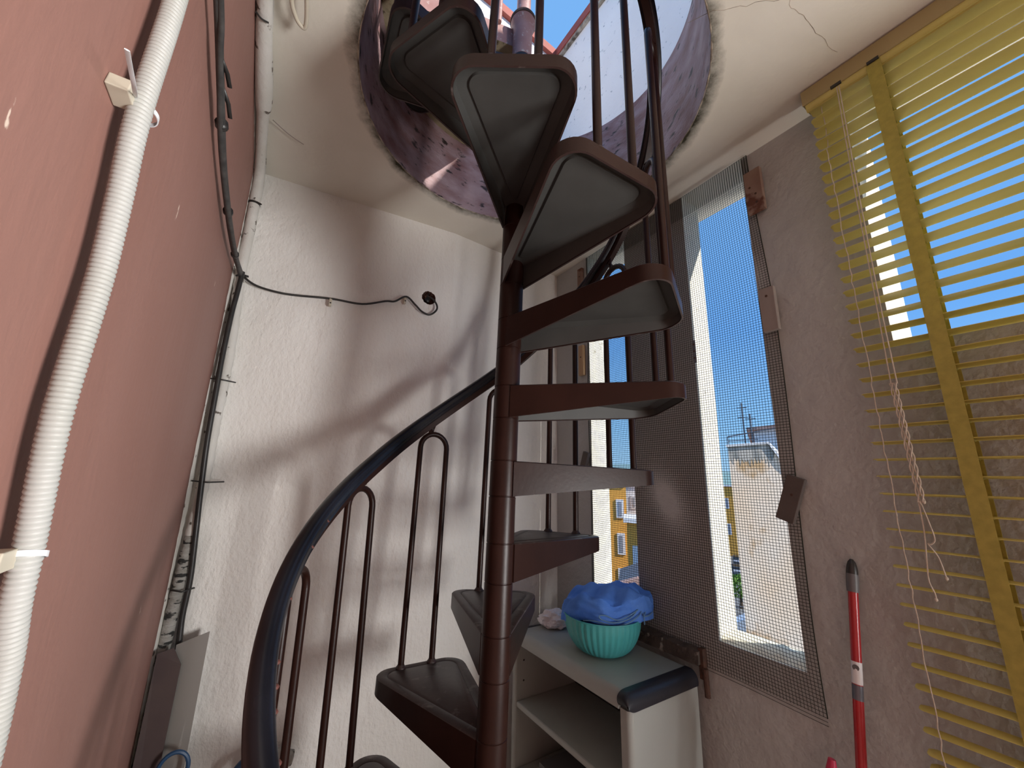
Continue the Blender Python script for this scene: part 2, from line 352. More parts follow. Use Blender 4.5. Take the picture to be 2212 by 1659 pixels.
# back wall (two facets with a slight bend), hole for the missing wall box
def wseg(S0, D0, S1, D1):
    p0 = Vector(RP(S0, D0, 0)); p1 = Vector(RP(S1, D1, 0)); t = (p1 - p0); L = t.length; t.normalize(); nrm = Vector((-t.y, t.x, 0))
    if nrm.dot(Vector((CX, CY, 0)) * 1.0) < 0: nrm = -nrm
    return p0, t, nrm, L
p0, t, nrm, L = wseg(AS, AD, BS, BD)
HX = ((Vector(RP(0.045, 0.886, 0)) - p0).dot(t)); HZ = 2.402; HRR = 0.036
inn, out = hole_poly(HX, HZ, HRR, (-0.3, L, 0, ZC), 32, 0.002)
mb = MB(); n = len(inn)
f3 = lambda q, dep: p0 + t * q[0] + nrm * dep + Vector((0, 0, q[1]))
vs = [f3(q, 0) for q in inn] + [f3(q, 0) for q in out] + [f3(q, 0.06) for q in inn]
fs = []
for i in range(n):
    j = (i + 1) % n; fs += [(i, j, n + j, n + i), (i, 2 * n + i, 2 * n + j, j)]
fs.append(tuple(2 * n + i for i in range(n)))
mb.add(vs, fs); mb.m = [0, 1] * n + [1]
# thickness behind
P = lambda q, dep: tuple(p0 + t * q[0] + nrm * dep + Vector((0, 0, q[1])))
mb.add([P((-0.3, 0), 0.07), P((L, 0), 0.07), P((L, ZC), 0.07), P((-0.3, ZC), 0.07), P((-0.3, 0), 0.2), P((L, 0), 0.2), P((L, ZC), 0.2), P((-0.3, ZC), 0.2)],
       [(0, 1, 2, 3), (7, 6, 5, 4), (0, 4, 5, 1), (1, 5, 6, 2), (2, 6, 7, 3), (3, 7, 4, 0)])
q0, t2, n2, L2 = wseg(BS, BD, 0, 0)
P = lambda x, dep, z: tuple(q0 + t2 * x + n2 * dep + Vector((0, 0, z)))
for (x0, x1) in ((0, L2 + 0.12),):
    mb.hexa([P(x0, 0.0008, 0), P(x1, 0.0008, 0), P(x1, 0.2, 0), P(x0, 0.2, 0), P(x0, 0.0008, ZC), P(x1, 0.0008, ZC), P(x1, 0.2, ZC), P(x0, 0.2, ZC)])
struct(mb.build('wall_back', [M['plaster'], M['box_brown']], fixn=True))

# window wall: two slots and the big window behind the blind
mb = MB(); T1, T2 = -0.125, -0.22; SZ = EYE - 0.56
mb.rbox(0, 0.293, T1, 0, 0, ZC); mb.rbox(0.575, 0.932, T1, 0, 0, ZC); mb.rbox(1.21, 1.40, T1, 0, 0, ZC)
mb.rbox(0.293, 0.575, T1, 0, 0, SZ); mb.rbox(0.932, 1.21, T1, 0, 0, SZ)
W3a, W3b, W3z = 1.556, 2.04, EYE + 0.42
mb.rbox(1.40, W3a, T2, 0, 0, ZC); mb.rbox(W3a, W3b, T2, 0, 0, W3z); mb.rbox(W3b, 2.79, T2, 0, 0, ZC)
mb.rbox(2.79, 3.7, T2, 0, 0, 0.60); mb.rbox(2.79, 3.7, T2, 0, 1.52, ZC); mb.rbox(3.7, S_END, T2, 0, 0, ZC)
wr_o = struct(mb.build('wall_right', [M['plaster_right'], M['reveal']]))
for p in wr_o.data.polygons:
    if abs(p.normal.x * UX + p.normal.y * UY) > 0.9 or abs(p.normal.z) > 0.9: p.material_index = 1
# crumbling rendered sills
mb = MB()
for (a, c) in ((0.295, 0.573), (0.934, 1.208)):
    k = 14; vs = []; rr = random.Random(int(a * 100))
    for i in range(k + 1):
        s = a + (c - a) * i / k
        for (d, z) in ((-0.004, SZ - 0.001), (-0.03, SZ + 0.012 + rr.uniform(-.004, .006)), (-0.09, SZ + 0.024 + rr.uniform(-.006, .006)), (-0.135, SZ + 0.014)): vs.append(RP(s, d, z))
    mb.add(vs, [(i * 4 + j, i * 4 + j + 1, (i + 1) * 4 + j + 1, (i + 1) * 4 + j) for i in range(k) for j in range(3)])
struct(mb.build('trim_sills', M['sill'], smooth=True))
# red wall
mb = MB(); mb.rbox(-0.3, S_END, AD, AD + 0.2, 0, ZC); struct(mb.build('wall_left', M['red']))
# wall behind the photographer, run on outside and upward to block sun
mb = MB(); mb.rbox(S_END - 0.15, S_END, -0.8, AD, 0, ZC + 0.3)
struct(mb.build('wall_front', M['plaster']))
# parapets on the roof beside the hatch, and an unseen sun-blocking wall
ZP = EYE + 3.155
mb = MB(); mb.rbox(-0.1, 4.2, -0.22, 0.0, ZT, ZP); struct(mb.build('wall_parapet_right', M['parapet']))
mb = MB(); mb.rbox(2.42, 2.57, 0.0, 2.0, ZT, ZP); struct(mb.build('wall_sun_block', M['parapet']))  # added wall out of view, keeps direct sun out of the hatch
mb = MB(); mb.rbox(-0.13, 4.2, -0.25, 0.03, ZP, ZP + 0.07); struct(mb.build('trim_cap_right', M['red_cap']))
mb = MB(); mb.rbox(0.02, 4.2, -0.01, 0.022, ZP - 0.03, ZP - 0.0005); struct(mb.build('trim_edge_right', M['dirt']))
mb = MB()
P = lambda x, dep, z: tuple(q0 + t2 * x + n2 * dep + Vector((0, 0, z)))
mb.hexa([P(-1.4, 0.001, ZT), P(L2, 0.001, ZT), P(L2, 0.2, ZT), P(-1.4, 0.2, ZT), P(-1.4, 0.001, ZP), P(L2, 0.001, ZP), P(L2, 0.2, ZP), P(-1.4, 0.2, ZP)])
struct(mb.build('wall_parapet_back', M['parapet']))
mb = MB()
mb.hexa([P(-1.4, -0.03, ZP), P(L2 - 0.03, -0.03, ZP), P(L2, 0.22, ZP), P(-1.4, 0.22, ZP), P(-1.4, -0.03, ZP + 0.07), P(L2 - 0.03, -0.03, ZP + 0.07), P(L2, 0.22, ZP + 0.07), P(-1.4, 0.22, ZP + 0.07)])
struct(mb.build('trim_cap_back', M['red_cap']))

# ------------------------------------------------------------------ spiral staircase
TX, TY = 0.015, 0.044
BX, BY = -0.0187 - 1.5 * TX, 1.1644 - 1.5 * TY
root = empty('spiral_staircase', (BX, BY, 0.0))
ax = Vector((TX, TY, 1)).normalized(); root.rotation_mode = 'QUATERNION'; root.rotation_quaternion = Vector((0, 0, 1)).rotation_difference(ax)
tag(root, 'dark brown metal spiral staircase with wedge treads round a central post and black handrail', 'staircase')
H = 0.22; PH0 = 0.5525; AL = -0.5353; RF = 0.4837; DE = 0.1147
kz = lambda k: 1.5492 + (k - 4) * H
kph = lambda k: PH0 + (k - 4) * AL

# centre post: sleeves and hub collars with fine joints
mb = MB(); prof = [(0.0, 0.0), (0.09, 0.0), (0.09, 0.012), (0.039, 0.014)]
for k in range(-2, 12):
    for zz in (kz(k) - 0.098, kz(k)):
        prof += [(0.038, zz - 0.002), (0.0362, zz - 0.0006), (0.0362, zz + 0.0006), (0.038, zz + 0.002)]
prof = sorted(prof[4:], key=lambda q: q[1]); prof = [(0.0, 0.0), (0.09, 0.0), (0.09, 0.012), (0.038, 0.014)] + [q for q in prof if q[1] > 0.02] + [(0.038, 3.30), (0.0, 3.30)]
mb.lathe(prof, 40); post = mb.build('centre_post', M['brown'], root, smooth=True)
mb = MB(); mb.lathe([(0.0, 3.12), (0.0385, 3.12), (0.0395, 3.28), (0.043, 3.30), (0.050, 3.315), (0.052, 3.33), (0.050, 3.345), (0.045, 3.35), (0.0, 3.352)], 36)
c0 = mb.build('post_collar', M['sunlit_pink'], root, smooth=True); c0['label'] = 'top section with worn ring, sunlit pink put into its colour'
mb = MB(); mb.lathe([(0.046, 3.322), (0.0535, 3.325), (0.0545, 3.336), (0.0505, 3.346), (0.046, 3.348)], 36); mb.build('ring', M['rust'], c0, smooth=True)
mb = MB(); mb.lathe([(0.0, 3.34), (0.029, 3.34), (0.029, 4.7), (0.0, 4.7)], 28); u_ = mb.build('upper_pole', M['sunlit_pink'], root, smooth=True); u_['label'] = 'thinner pole above the ring, sunlit pink put into its colour'

def outline(Rt, w, w0, rc, x0=0.0, nseg=8, bow=0.0):
    V = [(x0, -w0), (Rt, -w), (Rt, w), (x0, w0)]; pts = [V[0]]
    for i in (1, 2):
        Pp = Vector(V[i]); A = Vector(V[i - 1]); B = Vector(V[i + 1]); a = (A - Pp).normalized(); c = (B - Pp).normalized()
        th = math.acos(max(-1, min(1, a.dot(c)))); tt = rc / math.tan(th / 2); cc = Pp + (a + c).normalized() * rc / math.sin(th / 2)
        s = Pp + a * tt; e = Pp + c * tt; a0 = math.atan2(s.y - cc.y, s.x - cc.x); a1 = math.atan2(e.y - cc.y, e.x - cc.x)
        dd = (a1 - a0 + PI) % (2 * PI) - PI
        for q in range(nseg + 1): pts.append((cc.x + rc * math.cos(a0 + dd * q / nseg), cc.y + rc * math.sin(a0 + dd * q / nseg)))
    pts.append(V[3]); return pts
def inset(i): return outline(0.500 - i, 0.17 - i * 1.35, 0.040 - i * 0.9, max(0.06 - i * 0.8, 0.012), x0=min(0.01 + i * 1.5, 0.06))
def dep(x): return 0.098 - 0.058 * min(1, max(0, x / 0.5))
def ringfaces(a, c, n): return [(a * n + i, a * n + (i + 1) % n, c * n + (i + 1) % n, c * n + i) for i in range(n)]
def tread_mesh():
    O0 = inset(0.0); Of = inset(0.003); Og = inset(0.026); Oh = inset(0.029); Oi = inset(0.033); Oj = inset(0.0045); n = len(O0); mb = MB(); vs = []
    vs += [(x, y, -dep(x)) for x, y in O0]; vs += [(x, y, -0.003) for x, y in O0]; vs += [(x, y, 0) for x, y in Of]
    vs += [(x, y, 0.0) for x, y in Og]; vs += [(x, y, -0.0025) for x, y in Oh]; vs += [(x, y, 0.0008) for x, y in Oi]
    fs = []
    for q in range(5): fs += ringfaces(q, q + 1, n)
    fs.append(tuple(5 * n + i for i in range(n)))
    # inner face of the flange
    b0 = len(vs); vs += [(x, y, -dep(x)) for x, y in Oj] + [(x, y, -0.008) for x, y in Oj]
    for i in range(n):
        j = (i + 1) % n; fs.append((i, j, b0 + j, b0 + i)); fs.append((b0 + i, b0 + j, b0 + n + j, b0 + n + i))
    fs.append(tuple(b0 + n + i for i in range(n)))
    mb.add(vs, fs); return mb
def under_mesh():
    A_ = inset(0.0048); B_ = inset(0.010); C_ = inset(0.034); D_ = inset(0.037); E_ = inset(0.041); n = len(A_); mb = MB()
    vs = [(x, y, -dep(x) + 0.003) for x, y in A_] + [(x, y, -0.020) for x, y in B_] + [(x, y, -0.011) for x, y in C_] + [(x, y, -0.0165) for x, y in D_] + [(x, y, -0.0165) for x, y in E_]
    fs = []
    for q in range(4): fs += ringfaces(q, q + 1, n)
    fs.append(tuple(4 * n + i for i in range(n)))
    mb.add(vs, fs); return mb
tr0 = tread_mesh().build('tread', M['tread'], root, smooth=True)
un0 = under_mesh().build('underside', M['under'], tr0, smooth=True); un0['label'] = 'dark grey hollow underside'
# flange sides carry the glossy brown paint
tr0.data.materials.append(M['brown'])
for p in tr0.data.polygons:
    if abs(p.normal.z) < 0.5: p.material_index = 1
first = True
for k in range(-2, 12):
    if first: tk = tr0; first = False
    else:
        tk = tr0.copy(); col.objects.link(tk); tk.parent = root
        uk = un0.copy(); col.objects.link(uk); uk.parent = tk
    tk.location = (0, 0, kz(k)); tk.rotation_euler = (0, 0, kph(k))

# landing platform at roof level
mb = MB(); a0, a1 = math.radians(117), math.radians(197); K = 16; zt = kz(12); R_ = 0.565
vs = [(0.03 * math.cos((a0 + a1) / 2), 0.03 * math.sin((a0 + a1) / 2), zt), (0.03 * math.cos((a0 + a1) / 2), 0.03 * math.sin((a0 + a1) / 2), zt - 0.095)]
for i in range(K + 1):
    a = a0 + (a1 - a0) * i / K; vs += [(R_ * math.cos(a), R_ * math.sin(a), zt), (R_ * math.cos(a), R_ * math.sin(a), zt - 0.095)]
fs = []
for i in range(K): p = 2 + 2 * i; fs += [(0, p, p + 2), (1, p + 3, p + 1), (p, p + 1, p + 3, p + 2)]
fs += [(0, 1, 3, 2), (0, 2 + 2 * K, 3 + 2 * K, 1)]
mb.add(vs, fs); mb.m = [1, 0, 1] * K + [1, 1]
lp = mb.build('landing_platform', [M['landing'], M['sunlit_pink']], root); lp['label'] = 'stained landing plate at roof level'

def above(k):
    T = [(-4, .88), (2, .876), (3, .905), (4, .925), (4.7, .955), (6, .965), (13, .965)]
    for (a, va), (b_, vb) in zip(T, T[1:]):
        if a <= k <= b_: return va + (vb - va) * (k - a) / (b_ - a)
    return T[-1][1] if k > 0 else T[0][1]
def rrad(k): return 0.486 - 0.019 * k if k < 0 else 0.486
def hair(k): return {-2: .80, -1: .80, 0: .79, 1: .79, 2: .79, 3: .80, 4: .815, 5: .87, 6: .905}.get(k, .905)
for k in range(-2, 12):
    mb = MB(); zb = kz(k); Lz = hair(k); RT = {-2: .50, -1: .518, 0: .51, 1: .508, 2: .492}.get(k, RF); tb, tt_ = {0: (.017, .052), 1: (.017, .017)}.get(k, (0, 0))
    pos = lambda r, a, z: Vector((r * math.cos(a), r * math.sin(a), z))
    A = pos(RF, kph(k) + DE + tb, zb); B = pos(RF, kph(k) - DE + tb, zb)
    A2 = pos(RT, kph(k) + DE * RF / RT + tt_, zb + Lz); B2 = pos(RT, kph(k) - DE * RF / RT + tt_, zb + Lz)
    up_ = ((A2 + B2) / 2 - (A + B) / 2); Lh = up_.length; up_.normalize()
    c = (A2 + B2) / 2; h = (B2 - A2) / 2; rad = h.length; c = c - up_ * rad
    A3 = A2 - up_ * rad; B3 = B2 - up_ * rad; pts = [A + (A3 - A) * q / 3 for q in range(4)]
    for q in range(1, 12):
        th = PI * q / 12; pts.append(c - h * math.cos(th) + up_ * (rad * math.sin(th)))
    pts += [B + (B3 - B) * q / 3 for q in (3, 2, 1, 0)]
    mb.tube(pts, 0.0105, 12)
    bal = mb.build('baluster', M['brown'], root, smooth=True)
    mb = MB()
    for Q in (A, B): mb.lathe([(0.0, -0.001), (0.018, -0.001), (0.016, 0.004), (0.0125, 0.008), (0.0108, 0.012)], 14, c=tuple(Q))
    split_loose(mb.build('foot_weld', M['tread'], bal, smooth=True))
    # small bracket tying hairpin to the rail
    kk = k - 0.10; g = kph(kk); zr = kz(kk) + above(kk) - 0.030; rr_ = rrad(kk)
    bot = c - h * 0.35 + up_ * (rad * 0.93)
    mb = MB(); top = Vector((rr_ * math.cos(g), rr_ * math.sin(g), max(zr, bot.z + 0.006)))
    mb.tube([bot, (bot + top) / 2, top], [0.010, 0.011, 0.013], 8, flat=0.5); 
    mb.tube([(bot + top) / 2 - Vector((math.cos(g), math.sin(g), 0)) * 0.012, (bot + top) / 2 + Vector((math.cos(g), math.sin(g), 0)) * 0.012], 0.005, 8)
    mb.build('bracket', M['brown'], bal, smooth=True)
# guard rod on the landing
mb = MB(); a = math.radians(190); mb.tube([(0.10 * math.cos(a), 0.10 * math.sin(a), zt), (0.10 * math.cos(a), 0.10 * math.sin(a), zt + 0.95)], 0.0105, 10); mb.build('guard_rod', M['sunlit_pink'], root, smooth=True)

def rail(prof, k0, k1, step=0.08):
    mb = MB(); n = len(prof); vs = []; m = int((k1 - k0) / step) + 1
    for i in range(m + 1):
        k = k0 + (k1 - k0) * i / m; a = kph(k); r = rrad(k); z = kz(k) + above(k)
        ka, kb = k - 0.03, k + 0.03
        pa = Vector((rrad(ka) * math.cos(kph(ka)), rrad(ka) * math.sin(kph(ka)), kz(ka) + above(ka))); pb = Vector((rrad(kb) * math.cos(kph(kb)), rrad(kb) * math.sin(kph(kb)), kz(kb) + above(kb)))
        t = (pb - pa).normalized(); er = Vector((math.cos(a), math.sin(a), 0)); er = (er - t * er.dot(t)).normalized(); up = er.cross(t)
        if up.z < 0: up = -up
        c = Vector((r * math.cos(a), r * math.sin(a), z))
        for (x, y) in prof: vs.append(c + er * x + up * y)
    fs = [(i * n + j, i * n + (j + 1) % n, (i + 1) * n + (j + 1) % n, (i + 1) * n + j) for i in range(m) for j in range(n)]
    fs += [tuple(range(n)), tuple(m * n + j for j in range(n - 1, -1, -1))]
    mb.add(vs, fs); return mb
cap = []
for q in range(0, 13):
    th = PI * q / 12; cap.append((0.0225 * math.cos(th), 0.014 + 0.016 * math.sin(th)))
cap += [(-0.0235, 0.005), (-0.0205, 0.001), (-0.0225, -0.006), (-0.017, -0.010), (0.017, -0.010), (0.0225, -0.006), (0.0205, 0.001), (0.0235, 0.005)]
K1 = 11.6
rc = rail(cap, -3.0, K1).build('handrail', M['rubber'], root, smooth=True); rc['label'] = 'glossy black moulded handrail with paint splashes'
mb = MB(); rr = random.Random(31)
for (k_, sz) in ((-1.55, .006), (-1.95, .009), (-2.08, .010), (-2.2, .009), (-2.42, .010), (-1.12, .006), (-0.85, .005)):
    for q in range(2):
        a = kph(k_ + q * 0.03); r_k = rrad(k_) - 0.0205; z_k = kz(k_ + q * 0.03) + above(k_) + 0.008 - q * 0.010
        mb.lathe([(0.0, -0.4 * sz), (sz * 0.8, -0.2 * sz), (sz, 0.1 * sz), (sz * 0.7, 0.5 * sz), (0, 0.7 * sz)], 10, c=(r_k * math.cos(a), r_k * math.sin(a), z_k))
sp_o = mb.build('paint_splash', M['splash'], rc, smooth=True); sp_o['label'] = 'dried dark red paint drips'; split_loose(sp_o)
rail([(0.011, -0.010), (0.011, -0.031), (-0.011, -0.031), (-0.011, -0.010)], -3.0, K1).build('rail_bar', M['brown'], rc, smooth=True)

# ------------------------------------------------------------------ insect net over both slots
mb = MB(); s0, s1, z0, z1 = 0.287, 1.255, EYE - 0.66, ZC - 0.006
pitch = 0.0098; wr = 0.00078
def net_d(s, z): return 0.006 + 0.004 * math.sin(s * 9 + z * 3) + 0.003 * math.sin(z * 7 + 1)
nc = int((s1 - s0) / pitch); nr = int((z1 - z0) / pitch)
def edge_s(z): return s1 + 0.006 * math.sin(z * 4) - 0.018 * max(0, (z - 2.2)) 
for i in range(nc + 1):
    pts = []
    for j in range(0, 41):
        z = z0 + (z1 - z0) * j / 40; s = s0 + (edge_s(z) - s0) * i / nc + 0.0012 * math.sin(z * 5 + i * 0.05)
        pts.append(RP(s, net_d(s, z), z))
    mb.tube(pts, wr * (2.4 if i in (0, nc) else 1), 4, caps=False)
for j in range(nr + 1):
    pts = []
    for i in range(0, 25):
        z = z0 + (z1 - z0) * j / nr; s = s0 + (edge_s(z) - s0) * i / 24; z += 0.0015 * math.sin(s * 8 + j * 0.03) + 0.02 * (0 if j > 25 else (25 - j) / 25) * (-1) * (s - s0)
        pts.append(RP(s, net_d(s, z), z))
    mb.tube(pts, wr * (1.6 if j == nr else 1), 4, caps=False)
net = mb.build('insect_net', M['screen'], fixn=False)
tag(net, 'dark green plastic net stretched over the two narrow window slots', 'net')
mb = MB()   # folded hem along the top
for i in range(nc + 1):
    mb.tube([RP(s0 + 0.004 + (s1 - 0.02 - s0) * i / nc, net_d(s0 + i * pitch, zz) + 0.004, zz) for zz in (z1 - 0.002, z1 - 0.05, z1 - 0.105)], wr, 4, caps=False)
for j in range(11):
    zz = z1 - 0.005 - j * pitch; mb.tube([RP(s0 + (s1 - 0.016 - s0) * i / 12, net_d(s0 + (s1 - s0) * i / 12, zz) + 0.004, zz - 0.003) for i in range(13)], wr, 4, caps=False)
hem = mb.build('folded_hem', M['screen'], net, fixn=False); hem.location = (-net.location[0], -net.location[1], -net.location[2]); hem['label'] = 'doubled strip of net folded over at the top'

# wooden blocks screwed on to hold the net
def block(S, D, Z, w_, h_, rot, m, label, th=0.020, screws=((0, 0.25),)):
    mb = MB(); cr, sr = math.cos(rot), math.sin(rot)
    def pt(x, z, d): return RP(S + x * cr - z * sr, D + d, Z + x * sr + z * cr)
    a, c = w_ / 2, h_ / 2; e = 0.002
    mb.hexa([pt(-a, -c, th), pt(a, -c, th), pt(a, -c, 0), pt(-a, -c, 0), pt(-a, c, th), pt(a, c, th), pt(a, c, 0), pt(-a, c, 0)])
    o = mb.build('wooden_block', m, bevel=e)
    for sx, sz in screws:
        q = MB(); Cc = Vector(pt(sx * w_, sz * h_, th + 0.0005)); inw = Vector((-NX, -NY, 0))
        q.tube([Cc - inw * 0.001, Cc + inw * 0.0012], 0.0042, 12); so_ = q.build('screw', M['rust'], o); so_.location = (-o.location[0], -o.location[1], -o.location[2])
    tag(o, label, 'wooden block', 'wooden blocks holding the net'); return o
block(1.257, 0.013, EYE + 1.125, 0.062, 0.185, 0.0, M['wood_red'], 'reddish stained wooden block at the top right corner of the net', screws=((-.2, .1), (.1, -.1), (.1, -.3)))
block(1.252, 0.013, EYE + 0.625, 0.052, 0.168, 0.0, M['wood_grey'], 'upright weathered grey wooden block halfway down the right edge of the net', screws=((0, .3),))
block(1.240, 0.013, EYE - 0.043, 0.054, 0.150, -0.35, M['wood_dark'], 'tilted dark wooden block low on the right edge of the net', screws=((0.05, .1),))
block(0.243, 0.002, EYE + 1.17, 0.038, 0.18, 0.0, M['wood_red'], 'stained wooden block at the top left edge of the net behind the handrail', screws=((0, .2),))
block(0.243, 0.002, EYE + 0.675, 0.038, 0.18, 0.0, M['wood_pale'], 'pale yellow wooden block on the left edge of the net behind the balusters', screws=((0, .1),))
block(0.262, 0.012, EYE + 0.10, 0.040, 0.10, -0.35, M['wood_dark'], 'small tilted dark wooden block on the left edge of the net above a tread', screws=())
block(0.945, 0.018, EYE + 0.545, 0.014, 0.10, 0.0, M['metal_grey'], 'narrow drilled metal strip pinned on the net over the pier', th=0.004, screws=((0, .3), (0, 0), (0, -.3)))
bpy.data.objects['wooden_block.006'].name = 'metal_strip'; o_ = bpy.data.objects['metal_strip']; o_['category'] = 'metal strip'; del o_['group']

# rotten batten and rusty hinge at the window bottom
mb = MB(); rr = random.Random(2); vs = []; K = 14
for i in range(K + 1):
    s = 0.34 + (0.868 - 0.34) * i / K
    j = lambda: rr.uniform(-0.003, 0.003)
    vs += [RP(s, 0.016, EYE - 0.655 + j()), RP(s, 0.046 + j(), EYE - 0.655 + j()), RP(s, 0.042 + j(), EYE - 0.612 + j()), RP(s, 0.016, EYE - 0.602 + j())]
mb.add(vs, [(i * 4 + q, i * 4 + (q + 1) % 4, (i + 1) * 4 + (q + 1) % 4, (i + 1) * 4 + q) for i in range(K) for q in range(4)] + [(0, 1, 2, 3), tuple(K * 4 + q for q in (3, 2, 1, 0))])
bt = mb.build('rotten_batten', M['wood_rot']); tag(bt, 'dark rotten wooden batten along the foot of the net behind the cabinet', 'batten')
mb = MB(); mb.rbox(0.862, 0.880, 0.006, 0.030, EYE - 0.70, EYE - 0.60); mb.tube([RP(0.888, 0.030, EYE - 0.75), RP(0.888, 0.032, EYE - 0.66)], 0.010, 10)
hg = mb.build('rusty_hinge', M['rust']); tag(hg, 'rusty metal hinge at the right end of the rotten batten', 'hinge')

# ------------------------------------------------------------------ venetian blind
bl = empty('venetian_blind', RP(1.95, 0.1, 0.9)); tag(bl, 'yellow venetian blind with wide slats hanging in front of the big window', 'blind')
BO = bl.location.copy()
def bchild(mb, name, m, parent=bl, smooth=False, bevel=0, fixn=True):
    o = mb.build(name, m, parent, smooth=smooth, bevel=bevel, origin=tuple(BO) if parent is bl else None, fixn=fixn)
    o.location = (0, 0, 0); return o
def relBO(p): return tuple(Vector(p) - BO)
SL, SR = 1.492, 2.42
mb = MB(); mb.rbox(SL - 0.010, SR, 0.070, 0.126, ZC - 0.062, ZC - 0.022); hr = bchild(mb, 'headrail', M['rail_tan'], bevel=0.003); hr['label'] = 'tan metal headrail'
mb = MB(); mb.rbox(SL - 0.010, SR, 0.127, 0.131, ZC - 0.062, ZC - 0.006)
mb.rbox(SL - 0.008, SR, 0.070, 0.13, ZC - 0.022, ZC - 0.012)
bchild(mb, 'headrail_cover', M['rail_tan'])
mb = MB(); K = 8; vs = []
for s in (SL - 0.004, SR):
    for q in range(K + 1):
        th = PI * 0.5 * q / K; vs.append(RP(s, 0.1275 - 0.012 * (1 - math.cos(th)) , ZC - 0.060 - 0.026 * math.sin(th)))
    for q in range(K, -1, -1):
        th = PI * 0.5 * q / K; vs.append(RP(s, 0.1262 - 0.012 * (1 - math.cos(th)), ZC - 0.060 - 0.025 * math.sin(th)))
n = 2 * K + 2
mb.add(vs, [(i, (i + 1) % n, n + (i + 1) % n, n + i) for i in range(n)] + [tuple(range(n)), tuple(range(2 * n - 1, n - 1, -1))])
bchild(mb, 'valance_lip', M['slat'], smooth=True)
sp = 0.0447; zs = []; z = ZC - 0.085
while z > EYE - 0.60: zs.append(z); z -= sp
def slat_mb(z, tilt, nsag=0.0):
    mb = MB(); n = 8; prof = []
    for i in range(n + 1):
        x = -0.0245 + 0.049 * i / n; y = 0.0035 * (1 - (x / 0.0245) ** 2); prof.append((x, y))
    stations = [SL, SL + 0.004, SL + 0.010] + [SL + 0.01 + (SR - SL - 0.01) * i / 8 for i in range(1, 9)]; vs = []
    shr = [0.55, 0.85, 1.0] + [1.0] * 8
    for si, s in enumerate(stations):
        for th in (0.0006, -0.0006):
            for (x, y) in prof:
                x = x * shr[si]; xx = x * math.cos(tilt) - y * math.sin(tilt); yy = x * math.sin(tilt) + y * math.cos(tilt)
                vs.append(RP(s, 0.1 + xx, z + yy + th))
    w_ = len(prof); st = 2 * w_; fs = []
    for i in range(len(stations) - 1):
        for j in range(w_ - 1):
            fs.append((i * st + j, i * st + j + 1, (i + 1) * st + j + 1, (i + 1) * st + j)); fs.append((i * st + w_ + j, (i + 1) * st + w_ + j, (i + 1) * st + w_ + j + 1, i * st + w_ + j + 1))
        for j in (0, w_ - 1): fs.append((i * st + j, (i + 1) * st + j, (i + 1) * st + w_ + j, i * st + w_ + j))
    fs.append(tuple(list(range(w_)) + list(range(2 * w_ - 1, w_ - 1, -1))))
    mb.add(vs, fs); return mb
for i, z in enumerate(zs):
    bchild(slat_mb(z, 0.05 + 0.03 * math.sin(i * 2.1)), 'slat', M['slat'], smooth=True)
zl = zs[-1]
for i in range(6): bchild(slat_mb(zl - 0.030 - i * 0.007, 0.0), 'slat', M['slat'], smooth=True)
mb = MB(); mb.rbox(SL, SR, 0.078, 0.122, zl - 0.090, zl - 0.072); bchild(mb, 'bottom_rail', M['slat'], bevel=0.003)
# ladder tapes: front and back bands with rungs
for S in (1.667, 2.25):
    for nm, d in (('front', 0.1275), ('back', 0.0725)):
        mb = MB(); K = 90; vs = []
        for i in range(K + 1):
            z = (ZC - 0.06) + ((zl - 0.07) - (ZC - 0.06)) * i / K; o_ = 0.0012 * math.sin(i * 0.9)
            vs += [RP(S - 0.0165, d + o_, z), RP(S + 0.0165, d + o_, z), RP(S - 0.0165, d + o_ + 0.0007, z), RP(S + 0.0165, d + o_ + 0.0007, z)]
        fs = []
        for i in range(K):
            a = 4 * i; c = a + 4; fs += [(a, a + 1, c + 1, c), (a + 2, c + 2, c + 3, a + 3), (a, c, c + 2, a + 2), (a + 1, a + 3, c + 3, c + 1)]
        mb.add(vs, fs); tp = bchild(mb, 'ladder_tape', M['tape']); tp['label'] = 'yellow woven ladder tape'
    mb = MB()
    for z in zs: mb.rbox(S - 0.012, S + 0.012, 0.0735, 0.127, z - 0.0035, z - 0.0028)
    bchild(mb, 'ladder_rungs', M['tape'])
# cord threaded through the slat ends
mb = MB(); pts = []
for i, z in enumerate(zs):
    pts += [RP(1.523 + 0.0015 * math.sin(i), 0.1265 if i > 3 else 0.105, z - 0.004), RP(1.523 + 0.002 * math.sin(i * 1.7), 0.1285 if i > 3 else 0.105, z - sp * 0.5)]
pts[0] = RP(1.523, 0.10, ZC - 0.062)
mb.tube(pts, 0.0013, 6); bchild(mb, 'slat_cord', M['cord'], smooth=True)
# pull cords, plaited lower part and frayed tails
mb = MB()
for off in (0.0, 0.006):
    mb.tube(smooth_path([RP(1.577 + off, 0.134, 2.745), RP(1.574 + off * 1.2, 0.150, 2.4), RP(1.570 + off * 1.3, 0.152, 2.0), RP(1.567 + off * 2, 0.152, 1.765)]), 0.0015, 6)
for ph in range(2):
    for off in (0, 1):
        pts = []
        for i in range(70):
            t_ = i / 69; z = 1.768 - 0.30 * t_; a = t_ * 34 + ph * PI
            pts.append(RP(1.567 + 0.008 * off + 0.008 * t_ + 0.0026 * math.cos(a), 0.152 + 0.0024 * math.sin(a), z))
        mb.tube(pts, 0.0016, 6)
mb.tube(smooth_path([RP(1.576, 0.15, 1.47), RP(1.584, 0.15, 1.42), RP(1.588, 0.151, 1.385), RP(1.580, 0.152, 1.372), RP(1.575, 0.152, 1.372), RP(1.588, 0.152, 1.345), RP(1.594, 0.15, 1.30)]), 0.0014, 6)
